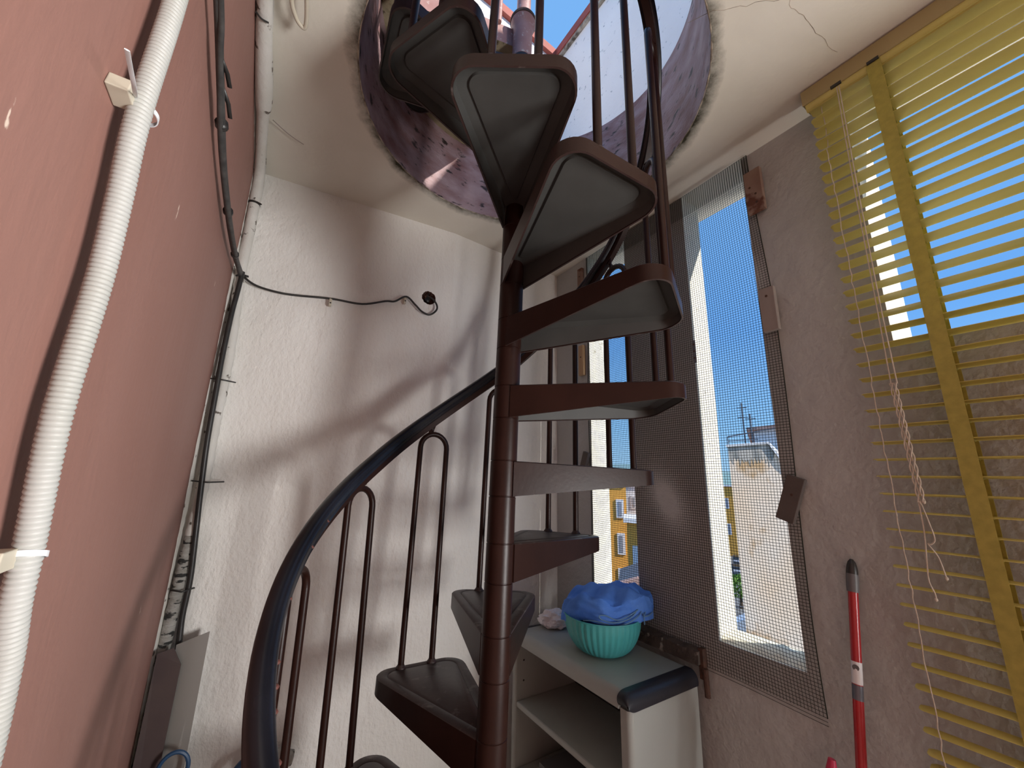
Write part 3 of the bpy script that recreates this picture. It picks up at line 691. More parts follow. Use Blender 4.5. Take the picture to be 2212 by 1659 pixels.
mb.tube(smooth_path([RP(1.573, 0.15, 1.47), RP(1.572, 0.15, 1.40), RP(1.566, 0.15, 1.33), RP(1.563, 0.15, 1.29), RP(1.569, 0.15, 1.262), RP(1.569, 0.15, 1.248)]), 0.0014, 6)
for q in (RP(1.594, 0.15, 1.300), RP(1.569, 0.15, 1.25), RP(1.576, 0.152, 1.468), RP(1.583, 0.152, 1.468)): mb.lathe([(0, -0.005), (0.003, -0.002), (0.003, 0.002), (0, 0.005)], 8, c=q)
pc = bchild(mb, 'pull_cord', M['cord'], smooth=True); pc['label'] = 'cream pull cords plaited at the lower end with loose tails'
mb = MB()
for S in (1.575, 1.667): mb.rbox(S - 0.014, S + 0.014, 0.126, 0.132, ZC - 0.066, ZC - 0.056)
split_loose(bchild(mb, 'cord_slot', M['black']))

# ------------------------------------------------------------------ cabinet with its things
cb = empty('plastic_cabinet', RP(0.53, 0.22, 0)); tag(cb, 'light grey plastic cabinet with open shelves and black corner trim, under the net', 'cabinet')
CO = Vector(cb.location)
def cchild(mb, name, m, **k):
    o = mb.build(name, m, cb, origin=tuple(CO), **k); o.location = (0, 0, 0); return o
c0s, c1s, cf, cbk, ctz = 0.185, 0.868, 0.415, 0.052, 0.83
# top with rounded front edge
mb = MB(); prof = [(cbk, ctz - 0.045), (cbk, ctz - 0.002), (cbk + 0.004, ctz)]
for q in range(0, 9):
    th = PI / 2 - PI / 2 * q / 8; prof.append((cf - 0.028 + 0.030 * math.cos(th), ctz - 0.030 + 0.030 * math.sin(th)))
prof += [(cf, ctz - 0.05), (cf - 0.012, ctz - 0.052), (cf - 0.014, ctz - 0.030), (cbk + 0.01, ctz - 0.030), (cbk + 0.01, ctz - 0.045)]
n = len(prof); vs = []
for s in (c0s + 0.03, c1s - 0.048): vs += [RP(s, d, z) for d, z in prof]
mb.add(vs, [(i, (i + 1) % n, n + (i + 1) % n, n + i) for i in range(n)] + [tuple(range(n)), tuple(range(2 * n - 1, n - 1, -1))])
cchild(mb, 'top', M['cab'], smooth=True)
# black end trims: quarter round running front to back, rounded at the front
for nm, sa, sb in (('r', c1s - 0.048, c1s + 0.002), ('l', c0s + 0.03, c0s - 0.004)):
    mb = MB(); vs = []; st = []; K = 10
    ds = [cbk] + [cbk + (cf - 0.03 - cbk) * i / 4 for i in range(1, 5)] + [cf - 0.03 + 0.036 * math.sin(PI / 2 * i / 6) for i in range(1, 7)]
    fr = [1] * 5 + [math.cos(PI / 2 * i / 6) * 0.9 + 0.1 for i in range(1, 7)]
    w_ = sb - sa
    for d, f in zip(ds, fr):
        ring = [(sa, ctz - 0.046 * (0.5 + 0.5 * f))]
        ring += [(sa, ctz + 0.002 - 0.022 * (1 - f))]
        for q in range(K + 1):
            th = PI / 2 * (1 - q / K); ring.append((sa + w_ * (0.35 + 0.65 * math.cos(th)), ctz - 0.034 + (0.036 - 0.022 * (1 - f)) * math.sin(th)))
        ring.append((sb - w_ * 0.02, ctz - 0.046 * (0.5 + 0.5 * f)))
        vs += [RP(s, d, z) for s, z in ring]
    n = K + 4; m_ = len(ds)
    mb.add(vs, [(i * n + j, i * n + (j + 1) % n, (i + 1) * n + (j + 1) % n, (i + 1) * n + j) for i in range(m_ - 1) for j in range(n)] + [tuple(range(n)), tuple((m_ - 1) * n + j for j in range(n))])
    o = cchild(mb, 'end_trim', M['cab_black'], smooth=True); o['label'] = 'black rounded end trim'
# side panels with rounded front edge
for a, c in ((c1s - 0.046, c1s - 0.004), (c0s, c0s + 0.022)):
    mb = MB(); r = 0.02 if c - a > 0.03 else 0.01
    poly = [(a, cbk), (c, cbk)] + [(c - r + r * math.cos(PI / 2 * q / 6), cf - 0.006 - r + r * math.sin(PI / 2 * q / 6)) for q in range(7)] + [(a, cf - 0.006)]
    mb.prism([RP(s, d, 0.0) for s, d in poly], (0, 0, ctz - 0.046)); cchild(mb, 'side_panel', M['cab'], smooth=True)
mb = MB(); mb.rbox(c0s + 0.02, c1s - 0.046, cbk, cbk + 0.008, 0.02, ctz - 0.03); cchild(mb, 'back_panel', M['dark_in'])
for z in (0.548, 0.30, 0.06):
    mb = MB(); mb.rbox(c0s + 0.022, c1s - 0.046, cbk + 0.008, cf - 0.012, z - 0.022, z); cchild(mb, 'shelf', M['cab'], bevel=0.006)
mb = MB()
for z in (0.70, 0.62): 
    q = RP(c0s + 0.0225, cf - 0.05, z); q2 = RP(c0s + 0.0235, cf - 0.05, z); mb.tube([q, q2], 0.004, 10)
split_loose(cchild(mb, 'peg_hole', M['black']))
# stacked magazines / flat boxes on the lower shelf
for i, (hh, mname, lab) in enumerate(((0.016, 'grey_plastic', 'thin grey folder at the bottom of the stack inside the cabinet'), (0.014, 'cab', 'pale folder in the middle of the stack inside the cabinet'), (0.018, 'grey_plastic', 'dark grey folder on top of the stack inside the cabinet'))):
    z = 0.3005 + sum((0.016, 0.014, 0.018)[:i]) + i * 0.0012; mb = MB(); mb.rbox(0.29 + 0.004 * i, 0.56, 0.10, cf - 0.06 - 0.006 * i, z, z + hh)
    tag(mb.build('folder', M[mname], bevel=0.002), lab, 'folder', 'folders stacked in the cabinet')

# teal bowl
bw_ = empty('ribbed_bowl', RP(0.570, 0.230, ctz)); tag(bw_, 'teal ribbed plastic bowl standing on the grey cabinet', 'bowl')
mb = MB(); n = 160; outp = [(0.066, 0.0), (0.070, 0.004)] + [(0.070 + 0.083 * math.sin(PI / 2 * q / 10) ** 0.9, 0.004 + 0.132 * (1 - math.cos(PI / 2 * q / 10)) ** 0.85) for q in range(1, 11)]
vs = []
for (r, z) in outp:
    rib = 0.0014 if 0.01 < z < 0.125 else 0.0
    for j in range(n): rr_ = r + rib * (1 if (j // 2) % 2 == 0 else -1); vs.append((rr_ * math.cos(2 * PI * j / n), rr_ * math.sin(2 * PI * j / n), z))
inp = [(0.156, 0.138), (0.156, 0.141), (0.151, 0.141), (0.148, 0.130), (0.120, 0.05), (0.062, 0.006)]
for (r, z) in inp:
    for j in range(n): vs.append((r * math.cos(2 * PI * j / n), r * math.sin(2 * PI * j / n), z))
R_n = len(outp) + len(inp)
fs = [(i * n + j, i * n + (j + 1) % n, (i + 1) * n + (j + 1) % n, (i + 1) * n + j) for i in range(R_n - 1) for j in range(n)] + [tuple(range(n)), tuple((R_n - 1) * n + j for j in range(n - 1, -1, -1))]
mb.add(vs, fs); mb.build('bowl_body', M['teal'], bw_, smooth=True)

# drawstring bag: crumpled mass lying in and over the bowl
from mathutils import noise
def blob(cx, cy, cz, rx, ry, rz, sub, amp, seed, squash=None, fine=0.25):
    mb = MB(); nu, nv = sub, sub // 2; vs = []
    for i in range(nv + 1):
        th = PI * i / nv
        for j in range(nu):
            ph = 2 * PI * j / nu; d = Vector((math.sin(th) * math.cos(ph), math.sin(th) * math.sin(ph), math.cos(th)))
            k = 1 + amp * (noise.noise(d * 1.9 + Vector((seed, 0, 0))) - abs(noise.noise(d * 4.2 + Vector((seed, 5, 0)))) * 0.9 + fine * noise.noise(d * 9 + Vector((0, seed, 0))))
            p = Vector((d.x * rx * k, d.y * ry * k, d.z * rz * k))
            if squash: p = squash(p)
            vs.append((cx + p.x, cy + p.y, cz + p.z))
    fs = [(i * nu + j, i * nu + (j + 1) % nu, (i + 1) * nu + (j + 1) % nu, (i + 1) * nu + j) for i in range(nv) for j in range(nu)]
    mb.add(vs, fs); return mb
bgp = Vector(RP(0.562, 0.205, ctz + 0.15))
def sq(p):
    # slumps to a point on the left, humped in the middle and right
    x = p.x
    z = p.z
    if z > 0:
        z *= 0.80 + 0.20 * math.exp(-((x - 0.05) / 0.10) ** 2)
        z = 0.088 * (1 - math.exp(-z / 0.075)) + max(0, x) * 0.10
        z += 0.010 * math.sin((p.x * 0.8 + p.y) * 34 + 1.5) * min(1, z / 0.05) + 0.006 * math.sin((p.x * 1.3 - p.y * 0.7) * 52) * min(1, z / 0.05)
    else:
        z = max(z * 0.8, -0.020 - 0.08 * (1 - min(1, (p.x ** 2 + p.y ** 2) / 0.12 ** 2)))
    if x < -0.10: z -= 0.35 * (-0.10 - x)
    y = p.y * (1 - 0.45 * max(0, min(1, (-x - 0.05) / 0.14)))
    return Vector((x, y, z))
bag = blob(bgp.x + 0.003, bgp.y, bgp.z + 0.006, 0.196, 0.148, 0.150, 96, 0.10, 3.3, sq, 0.12).build('drawstring_bag', M['blue'], smooth=True)
tag(bag, 'crumpled blue cloth drawstring bag piled in the teal bowl', 'bag')
# gathered mouth ruffle of the bag
bc = Vector(bag.location); mb = MB(); vs = []; n = 40
m0 = Vector((bgp.x + 0.135, bgp.y - 0.02, bgp.z + 0.036)); axm = Vector((0.75, -0.35, -0.35)).normalized(); e1 = axm.cross(Vector((0, 0, 1))).normalized(); e2 = e1.cross(axm)
for i, (r, l) in enumerate(((0.050, -0.055), (0.042, -0.020), (0.026, 0.000), (0.022, 0.008), (0.030, 0.022), (0.038, 0.038), (0.035, 0.039), (0.016, 0.014))):
    for j in range(n):
        ph = 2 * PI * j / n; q = r * (1 + 0.08 * math.sin(ph * 9 + i * 0.4) * (0.4 if i < 2 else 1)); vs.append(m0 + axm * (l + 0.004 * math.sin(ph * 5)) + (e1 * math.cos(ph) + e2 * math.sin(ph)) * q)
mb.add(vs, [(i * n + j, i * n + (j + 1) % n, (i + 1) * n + (j + 1) % n, (i + 1) * n + j) for i in range(7) for j in range(n)])
o = mb.build('gathered_mouth', M['blue'], bag, smooth=True, origin=tuple(bc)); o.location = (0, 0, 0)
mb = MB(); X = lambda a, b_, c: (bgp.x + a, bgp.y + b_, bgp.z + c)
for pts in ([X(.125, -.05, .05), X(.10, -.12, .035), X(.06, -.150, .010), X(.00, -.158, -.003), X(-.045, -.150, .004), X(-.055, -.148, .016), X(-.03, -.150, .018), X(.01, -.156, .006), X(.05, -.152, .016), X(.10, -.13, .036)],
            [X(.13, -.06, .045), X(.115, -.115, .022), X(.07, -.148, .002), X(.03, -.155, -.012), X(-.02, -.153, -.018)],
            [X(.13, -.055, .05), X(.14, -.09, .02), X(.125, -.12, .012), X(.15, -.10, .008), X(.175, -.07, .012)],
            [X(.12, -.075, .05), X(.125, -.115, .01), X(.128, -.115, -.02)], [X(-.02, -.152, -.012), X(-.07, -.135, -.006), X(-.11, -.11, -.012)]):
    mb.tube(smooth_path(pts, 8), 0.0022, 8)
o = mb.build('drawstring', M['pale_blue'], bag, smooth=True, origin=tuple(bc)); o.location = (0, 0, 0); o['label'] = 'pale blue drawstring cords'

# white cloth beside the bowl
wc = Vector(RP(0.268, 0.235, ctz))
def sq2(p): return Vector((p.x, p.y, max(p.z, -0.030)))
cl = blob(wc.x, wc.y, wc.z + 0.032, 0.074, 0.052, 0.046, 64, 0.26, 8.1, sq2, 0.35).build('white_cloth', M['white_cloth'], smooth=True)
tag(cl, 'crumpled white cloth lying on the cabinet left of the bowl', 'cloth')

# ------------------------------------------------------------------ poles against the window wall
def pole(name, top, botm, r, parts, label, cat):
    t = Vector(top); b_ = Vector(botm); root_ = empty(name, tuple(b_)); tag(root_, label, cat); ax_ = (t - b_); L_ = ax_.length; ax_.normalize()
    for nm, f0, f1, rs, m, lab in parts:
        mb = MB(); K = len(rs); pts = [ax_ * (L_ * 0 + (f0 + (f1 - f0) * i / (K - 1))) for i in range(K)]
        mb.tube(pts, rs, 20); o = mb.build(nm, m, root_, smooth=True)
        if lab: o['label'] = lab
    return root_, ax_, L_
top = RP(1.376, 0.020, 1.295); bt_ = RP(1.325, 0.262, 0.0); Lb = (Vector(top) - Vector(bt_)).length
rb, axb, _ = pole('broom_pole', top, bt_, 0.0125, [
    ('shaft', 0.02, Lb - 0.075, [0.0118] * 2, M['red_metal'], None),
    ('collar', Lb - 0.088, Lb - 0.040, [0.0142, 0.0148, 0.0148, 0.0145], M['grey_plastic'], 'grey plastic collar'),
    ('end_cap', Lb - 0.042, Lb, [0.0140, 0.0140, 0.0132, 0.0118, 0.0095, 0.0040], M['black'], 'black plastic tip'),
    ('sticker', Lb - 0.315, Lb - 0.262, [0.01205] * 2, M['white_plastic'], 'white paper sticker'),
    ('sticker', Lb - 0.352, Lb - 0.317, [0.01205] * 2, M['metal_grey'], 'torn silver sticker')],
    'red broom pole with black tip and grey collar leaning on the right wall', 'broom pole')
mb = MB(); q = axb * (Lb - 0.274); sidev = Vector((-0.75, -0.66, 0)).normalized(); Q = q + sidev * 0.0122
mb.tube([q + sidev * 0.0121, q + sidev * 0.0126], [0.0075, 0.0075], 16); mb.build('printed_mark', M['grey_plastic'], rb)
mb = MB(); mb.box(-0.13, 0.13, -0.03, 0.03, 0.0, 0.05); mb.build('brush_head', M['red_metal'], rb, bevel=0.01)
top = RP(1.277, 0.075, 0.772); bt_ = RP(1.20, 0.20, 0.0); Lp = (Vector(top) - Vector(bt_)).length
pole('pink_handle', top, bt_, 0.012, [('shaft', 0.0, Lp - 0.05, [0.011] * 2, M['white_plastic'], None), ('grip', Lp - 0.12, Lp, [0.013, 0.0135, 0.0140, 0.0145, 0.013, 0.0085], M['pink'], None)], 'pink handle tip rising at the foot of the right wall', 'handle')

# ------------------------------------------------------------------ conduit and cables on the red wall
CD = AD - 0.0225
cp = [(1.365, 2.70), (1.360, 2.25), (1.352, 2.05), (1.359, 1.88), (1.345, 1.78), (1.336, 1.69), (1.341, 1.546), (1.320, 1.430), (1.314, 1.380), (1.294, 1.318), (1.28, 1.20), (1.275, 0.9), (1.275, 0.02)]
cen = smooth_path([RP(s, CD, z) for s, z in cp], 10)
# resample at ridge spacing
res = [cen[0]]; acc = 0.0; prev = cen[0].copy(); step_ = 0.0052 / 4; idx = 1
while idx < len(cen):
    v = cen[idx] - prev; l = v.length
    if acc + l >= step_: prev = prev + v * ((step_ - acc) / l); res.append(prev.copy()); acc = 0.0
    else: acc += l; prev = cen[idx].copy(); idx += 1
rad = [(0.0096, 0.0106, 0.0110, 0.0106)[i % 4] for i in range(len(res))]
mb = MB(); mb.tube(res, rad, 20); cdt = mb.build('corrugated_conduit', M['conduit'], smooth=True)
for p in cdt.data.polygons: p.use_smooth = True
tag(cdt, 'thick pale grey corrugated conduit running down the red wall', 'conduit')
def cable_tie(S, Z, label, tail):
    r_ = empty('cable_tie', RP(S, CD, Z)); tag(r_, label, 'cable tie', 'white cable ties on the grey conduit'); mb = MB(); n = 28; vs = []
    for i in range(n):
        a = 2 * PI * i / n; rr_ = 0.0120
        for dz in (-0.0026, 0.0026):
            for q in (rr_, rr_ + 0.0011): vs.append((UX * math.cos(a) * q - NX * math.sin(a) * q, UY * math.cos(a) * q - NY * math.sin(a) * q, dz + 0.003 * math.cos(a)))
    fs = []
    for i in range(n):
        a = 4 * i; c = 4 * ((i + 1) % n); fs += [(a, a + 1, c + 1, c), (a + 2, c + 2, c + 3, a + 3), (a + 1, a + 3, c + 3, c + 1), (a, c, c + 2, a + 2)]
    mb.add(vs, fs); mb.build('strap', M['white_plastic'], r_)
    mb = MB(); o3 = lambda a, d, z: (UX * a - NX * d, UY * a - NY * d, z)
    mb.hexa([o3(0.008, 0.0222, -0.010), o3(0.040, 0.0222, -0.010), o3(0.040, 0.0035, -0.010), o3(0.008, 0.0035, -0.010), o3(0.008, 0.0222, 0.007), o3(0.036, 0.0222, 0.007), o3(0.036, 0.0035, 0.007), o3(0.008, 0.0035, 0.007)])
    mb.build('saddle', M['beige_plastic'], r_, bevel=0.0012)
    if tail:
        mb = MB(); mb.tube(smooth_path([o3(0.022, 0.003, 0.0), o3(0.060, -0.006, -0.018), o3(0.090, -0.010, -0.024), o3(0.118, -0.014, -0.030)]), 0.0022, 6, flat=0.35); mb.build('loose_tail', M['white_plastic'], r_, smooth=True)
cable_tie(1.347, 1.888, 'white cable tie with long loose tail on the upper part of the grey conduit', True)
cable_tie(1.318, 1.422, 'white cable tie low on the grey conduit near the left edge of the photo', False)

# black cable bundle sagging along the red wall, then down the corner
P1 = [RP(1.45, AD - 0.02, 2.30), RP(1.186, AD - 0.02, 2.268), RP(1.107, AD - 0.02, 2.257), RP(0.964, AD - 0.02, 2.231), RP(0.835, AD - 0.02, 2.213), RP(0.673, AD - 0.02, 2.215), RP(0.479, AD - 0.022, 2.222), RP(0.25, AD - 0.024, 2.25), RP(0.011, 1.685, 2.297)]
m1 = smooth_path(P1, 6)
mb = MB(); mb.tube(m1, [0.0058 + 0.0035 * i / len(m1) for i in range(len(m1))], 10)
mb2 = smooth_path([tuple(Vector(p) + Vector((0.004 * math.sin(i * 1.3), 0.003, -0.008 + 0.006 * math.sin(i * 2)))) for i, p in enumerate(P1)], 6)
mb.tube(mb2, [0.0045 + 0.003 * i / len(mb2) for i in range(len(mb2))], 10)
bd = mb.build('cable_bundle', M['old_cable'], smooth=True); tag(bd, 'bundle of dusty black cables sagging across the top of the red wall', 'cable')
bo = Vector(bd.location)
mb = MB()
for S, ddz in ((1.10, 0.0), (1.03, -0.006)): mb.tube([RP(S, AD - 0.019, 2.252), RP(S - 0.035, AD - 0.032, 2.246 + ddz), RP(S - 0.06, AD - 0.036, 2.240 + ddz * 2)], 0.0045, 6, flat=0.4)
for S in (0.30, 0.62, 0.95):
    q = min(m1, key=lambda v: (v - Vector(RP(S, AD - 0.02, 2.22))).length); mb.tube([q + Vector((UX, UY, 0)) * 0.006, q - Vector((UX, UY, 0)) * 0.006], 0.0125, 12)
o = mb.build('tape_wrap', M['black'], bd, smooth=True, origin=tuple(bo)); o.location = (0, 0, 0); split_loose(o)
mb = MB(); cc = [(0.026, 1.680, 2.30), (0.0245, 1.684, 2.20), (0.0245, 1.688, 2.118), (0.0245, 1.690, 1.941), (0.0245, 1.688, 1.828), (0.0245, 1.684, 1.613), (0.022, 1.674, 1.428), (0.018, 1.664, 1.283), (0.008, 1.655, 1.13), (0.002, 1.657, 1.012), (0.002, 1.652, 0.926), (0.004, 1.642, 0.70), (0.006, 1.64, 0.05)]
mb.tube(smooth_path([RP(*q) for q in cc], 6), 0.0092, 12)
kc = mb.build('black_cable', M['black'], smooth=True); tag(kc, 'thick black cable running down the corner between red wall and white wall', 'cable')
ko = Vector(kc.location); mb = MB()
for (d0, d1, z) in ((1.712, 1.635, 1.845), (1.705, 1.612, 1.463), (1.70, 1.64, 1.10)): mb.tube([RP(0.010, d0, z), RP(0.034, (d0 + d1) / 2, z - 0.004), RP(0.0, d1, z - 0.002)], 0.0055, 6, flat=0.5)
mb.tube([RP(0.004, 1.700, 2.285), RP(0.015, 1.684, 2.292), RP(0.0, 1.66, 2.296)], 0.005, 6)
o = mb.build('cable_strap', M['black'], kc, smooth=True, origin=tuple(ko)); o.location = (0, 0, 0); split_loose(o)
mb = MB(); th = [(0.0, 1.684, 2.300), (0.0, 1.655, 2.275), (0.0, 1.615, 2.260), (0.005, 1.545, 2.253), (0.008, 1.475, 2.258), (0.020, 1.337, 2.276), (0.032, 1.207, 2.281), (0.042, 1.104, 2.320), (0.046, 1.06, 2.33), (0.051, 1.008, 2.368), (0.055, 0.96, 2.335), (0.060, 0.925, 2.306), (0.064, 0.885, 2.298), (0.066, 0.852, 2.330), (0.064, 0.852, 2.362), (0.056, 0.876, 2.392), (0.040, 0.900, 2.405)]
mb.tube(smooth_path([RP(a + 0.006, b_, c) for a, b_, c in th], 6), 0.0048, 10)
tc = mb.build('thin_cable', M['black'], smooth=True); tag(tc, 'thin black cable clipped across the white back wall into a round hole', 'cable')
for (a, d, z, lab) in ((0.010, 1.340, 2.272, 'small white cable clip halfway along the thin black cable'), (0.034, 1.010, 2.364, 'small white cable clip near the round hole in the back wall')):
    mb = MB(); mb.rbox(a - 0.002, a + 0.020, d - 0.006, d + 0.006, z - 0.030, z + 0.009); ob = mb.build('cable_clip', M['beige_plastic'], bevel=0.002); tag(ob, lab, 'cable clip', 'clips of the thin black cable')
    oo = Vector(ob.location); mb = MB(); mb.tube([RP(a + 0.0202, d, z - 0.018), RP(a + 0.0212, d, z - 0.018)], 0.0035, 8); o = mb.build('nail', M['black'], ob, origin=tuple(oo)); o.location = (0, 0, 0)
# socket remains in the hole
mb = MB(); hc = Vector(RP(0.045, 0.886, 2.402)); inn_ = nrm.normalized()
mb.tube([hc + inn_ * 0.055, hc + inn_ * 0.03], 0.014, 12); mb.tube([hc + inn_ * 0.05 + Vector((0, 0, 0.012)), hc + inn_ * 0.012 + Vector((0, 0, 0.030))], 0.003, 6)
mb.tube([hc + inn_ * 0.05 - Vector((0, 0, 0.005)), hc + inn_ * 0.006 - Vector((0.004, 0, 0.018))], 0.006, 8)
sk = mb.build('lamp_socket', M['black'], smooth=True); tag(sk, 'black remains of a lamp socket inside the round hole of the back wall', 'socket')

# painted pipe in the corner: along the ceiling edge and down
mb = MB(); pp = [(0.95, 1.694, 2.792), (0.776, 1.692, 2.790), (0.632, 1.690, 2.788), (0.513, 1.686, 2.785), (0.42, 1.685, 2.785), (0.341, 1.687, 2.788), (0.129, 1.690, 2.790), (0.02, 1.690, 2.77), (-0.008, 1.690, 2.70), (-0.008, 1.688, 2.461), (-0.008, 1.690, 2.288)]
pr = [0.018, 0.020, 0.024, 0.027, 0.026, 0.020, 0.019, 0.021, 0.022, 0.020, 0.020]
sp_ = smooth_path([RP(*q) for q in pp], 6); rs_ = [pr[min(int(i / 6), len(pr) - 1)] + (pr[min(int(i / 6) + 1, len(pr) - 1)] - pr[min(int(i / 6), len(pr) - 1)]) * ((i % 6) / 6) for i in range(len(sp_))]
mb.tube(sp_, rs_, 16); pi_ = mb.build('painted_pipe', M['white_pipe'], smooth=True); tag(pi_, 'white painted bulging pipe along the ceiling edge of the red wall', 'pipe')
mb = MB(); sp2 = smooth_path([RP(-0.008, d, z) for d, z in ((1.688, 2.288), (1.676, 2.04), (1.672, 1.85), (1.674, 1.70), (1.672, 1.53), (1.676, 1.33), (1.684, 1.13), (1.690, 0.91), (1.690, 0.75), (1.694, 0.4), (1.694, 0.02))], 14)
rr = random.Random(9); mb.tube(sp2, [0.019 + rr.uniform(-0.0016, 0.0016) for _ in sp2], 16)
pi2 = mb.build('cracked_pipe', M['white_pipe'], smooth=True); tag(pi2, 'white painted pipe with cracked flaking paint standing in the corner behind the black cable', 'pipe')
pi2.data.materials.append(M['old_pipe'])
for p in pi2.data.polygons:
    if p.center[2] < 1.25: p.material_index = 1
# ragged plaster fillet between pipe and red paint
mb = MB(); vs = []; K = 120; rr = random.Random(4)
for i in range(K + 1):
    z = 0.0 + 2.81 * i / K; wv = 0.020 + 0.007 * math.sin(z * 9) + rr.uniform(-0.004, 0.004)
    vs += [RP(-0.036, AD - 0.05, z), RP(-0.036 + wv * 0.4, AD - 0.012, z), RP(-0.036 + wv * 1.6 + 0.01, AD - 0.0012, z), RP(-0.036 + wv * 1.7 + 0.01, AD + 0.002, z)]
mb.add(vs, [(i * 4 + q, i * 4 + q + 1, (i + 1) * 4 + q + 1, (i + 1) * 4 + q) for i in range(K) for q in range(3)])
vs = []; K2 = 60
for i in range(K2 + 1):
    s = -0.03 + 1.3 * i / K2; wv = 0.018 + rr.uniform(-0.003, 0.003)
    vs += [RP(s, AD - 0.045, ZC + 0.001), RP(s, AD - 0.010, ZC - 0.010), RP(s, AD - 0.0012, ZC - wv - 0.012), RP(s, AD + 0.002, ZC - wv - 0.013)]
mb.add(vs, [(i * 4 + q, i * 4 + q + 1, (i + 1) * 4 + q + 1, (i + 1) * 4 + q) for i in range(K2) for q in range(3)])
struct(mb.build('trim_plaster_fillet', M['white_pipe'], smooth=True))
# black ties on the pipe
mb = MB()
for (s, d, z) in ((-0.008, 1.690, 2.64), ): 
    mb.tube([RP(s, d, z - 0.004), RP(s, d, z + 0.004)], 0.0235, 18); mb.tube([RP(s + 0.022, d - 0.01, z), RP(s + 0.024, d - 0.028, z - 0.006)], 0.004, 6)
kt = mb.build('pipe_tie', M['black'], smooth=True); tag(kt, 'black tie wrapped round the white pipe at the ceiling corner', 'cable tie')
mb = MB(); mb.tube(smooth_path([RP(0.758, 1.710, 2.770), RP(0.753, 1.696, 2.762), RP(0.748, 1.678, 2.766)]), 0.0026, 6)
kw = mb.build('wire_end', M['black'], smooth=True); tag(kw, 'short black wire end lying on the white pipe under the ceiling', 'wire')
mb = MB(); mb.tube(smooth_path([RP(0.345, 1.655, 2.795), RP(0.30, 1.60, 2.800), RP(0.27, 1.545, 2.806)]), 0.0016, 6)
kw = mb.build('dry_twig', M['wood_grey'], smooth=True); tag(kw, 'thin dry twig sticking out beside the white pipe onto the ceiling', 'twig')

# beige loop of hose hanging from the ceiling
mb = MB(); mb.tube(smooth_path([RP(1.02, 1.630, 2.815), RP(0.92, 1.632, 2.79), RP(0.839, 1.628, 2.78), RP(0.801, 1.613, 2.775), RP(0.787, 1.598, 2.772), RP(0.790, 1.588, 2.772), RP(0.825, 1.588, 2.776), RP(0.90, 1.596, 2.785), RP(1.02, 1.600, 2.812)], 8), 0.0058, 10)
lo = mb.build('beige_cable', M['beige_plastic'], smooth=True); tag(lo, 'loop of beige cable hanging under the ceiling at the top left', 'cable')

# things leaning in the corner
def sheet(name, quad, th, m, label, cat, poly=None):
    q = [Vector(x) for x in (poly or quad)]; nn_ = (q[1] - q[0]).cross(q[2] - q[0]).normalized() * th
    mb = MB(); mb.prism([tuple(x) for x in q], tuple(nn_)); o = mb.build(name, m); return tag(o, label, cat)
sheet('metal_sheet', [RP(0.030, 1.656, 0.932), RP(0.034, 1.570, 0.960), RP(0.12, 1.575, 0.0), RP(0.12, 1.655, 0.0)], 0.0015, M['sheet'], 'grey metal sheet with slanted top leaning against the white wall in the corner', 'metal sheet')
sheet('brown_board', None, 0.004, M['board'], 'dark brown board with black edge leaning in the corner beside the metal sheet', 'board', [RP(0.050, 1.660, 0.930), RP(0.060, 1.632, 0.880), RP(0.15, 1.640, 0.0), RP(0.15, 1.700, 0.0), RP(0.05, 1.700, 0.92)])
mb = MB(); ringp = []
for i in range(25):
    a = 2 * PI * i / 24; ringp.append(RP(0.115, 1.600 + 0.038 * math.cos(a), 0.575 + 0.046 * math.sin(a)))
ringp = [tuple(Vector(q_) + Vector((0, 0, 0.035))) for q_ in ringp]
mb.tube(ringp, 0.0060, 8, caps=False); mb.tube([RP(0.115, 1.600, 0.565), RP(0.16, 1.600, 0.0)], 0.006, 8)
lh = mb.build('loop_handle', M['hose'], smooth=True); tag(lh, 'dark blue loop handle of a tool standing in front of the metal sheet', 'handle')
mb = MB(); mb.tube(smooth_path([RP(0.10, 1.47, 0.40), RP(0.09, 1.45, 0.50), RP(0.08, 1.42, 0.545), RP(0.07, 1.385, 0.562), RP(0.065, 1.35, 0.566)]), 0.014, 12)
hs = mb.build('blue_hose', M['hose'], smooth=True); tag(hs, 'end of a dark blue hose behind the foot of the handrail', 'hose')
mb = MB(); mb.tube([RP(0.065, 1.40, 0.53), RP(0.065, 1.33, 0.535), RP(0.068, 1.26, 0.52)], [0.026, 0.032, 0.022], 12)
mb.tube([RP(0.068, 1.33, 0.52), RP(0.07, 1.33, 0.0)], 0.012, 8)
hs = mb.build('water_tap', M['stone'], smooth=True); tag(hs, 'lime crusted tap on a pipe at the foot of the white wall', 'tap')

# ------------------------------------------------------------------ outside: street, houses, hills
def FW(az, dist, z):  # point outside by compass bearing from the middle of the room
    a = math.radians(az); return Vector((math.sin(a) * dist, math.cos(a) * dist, z))
G = -9.0
mb = MB(); mb.box(-150, 250, 3.5, 400, G - 0.3, G); gr = mb.build('ground', M['asphalt']); struct(gr)
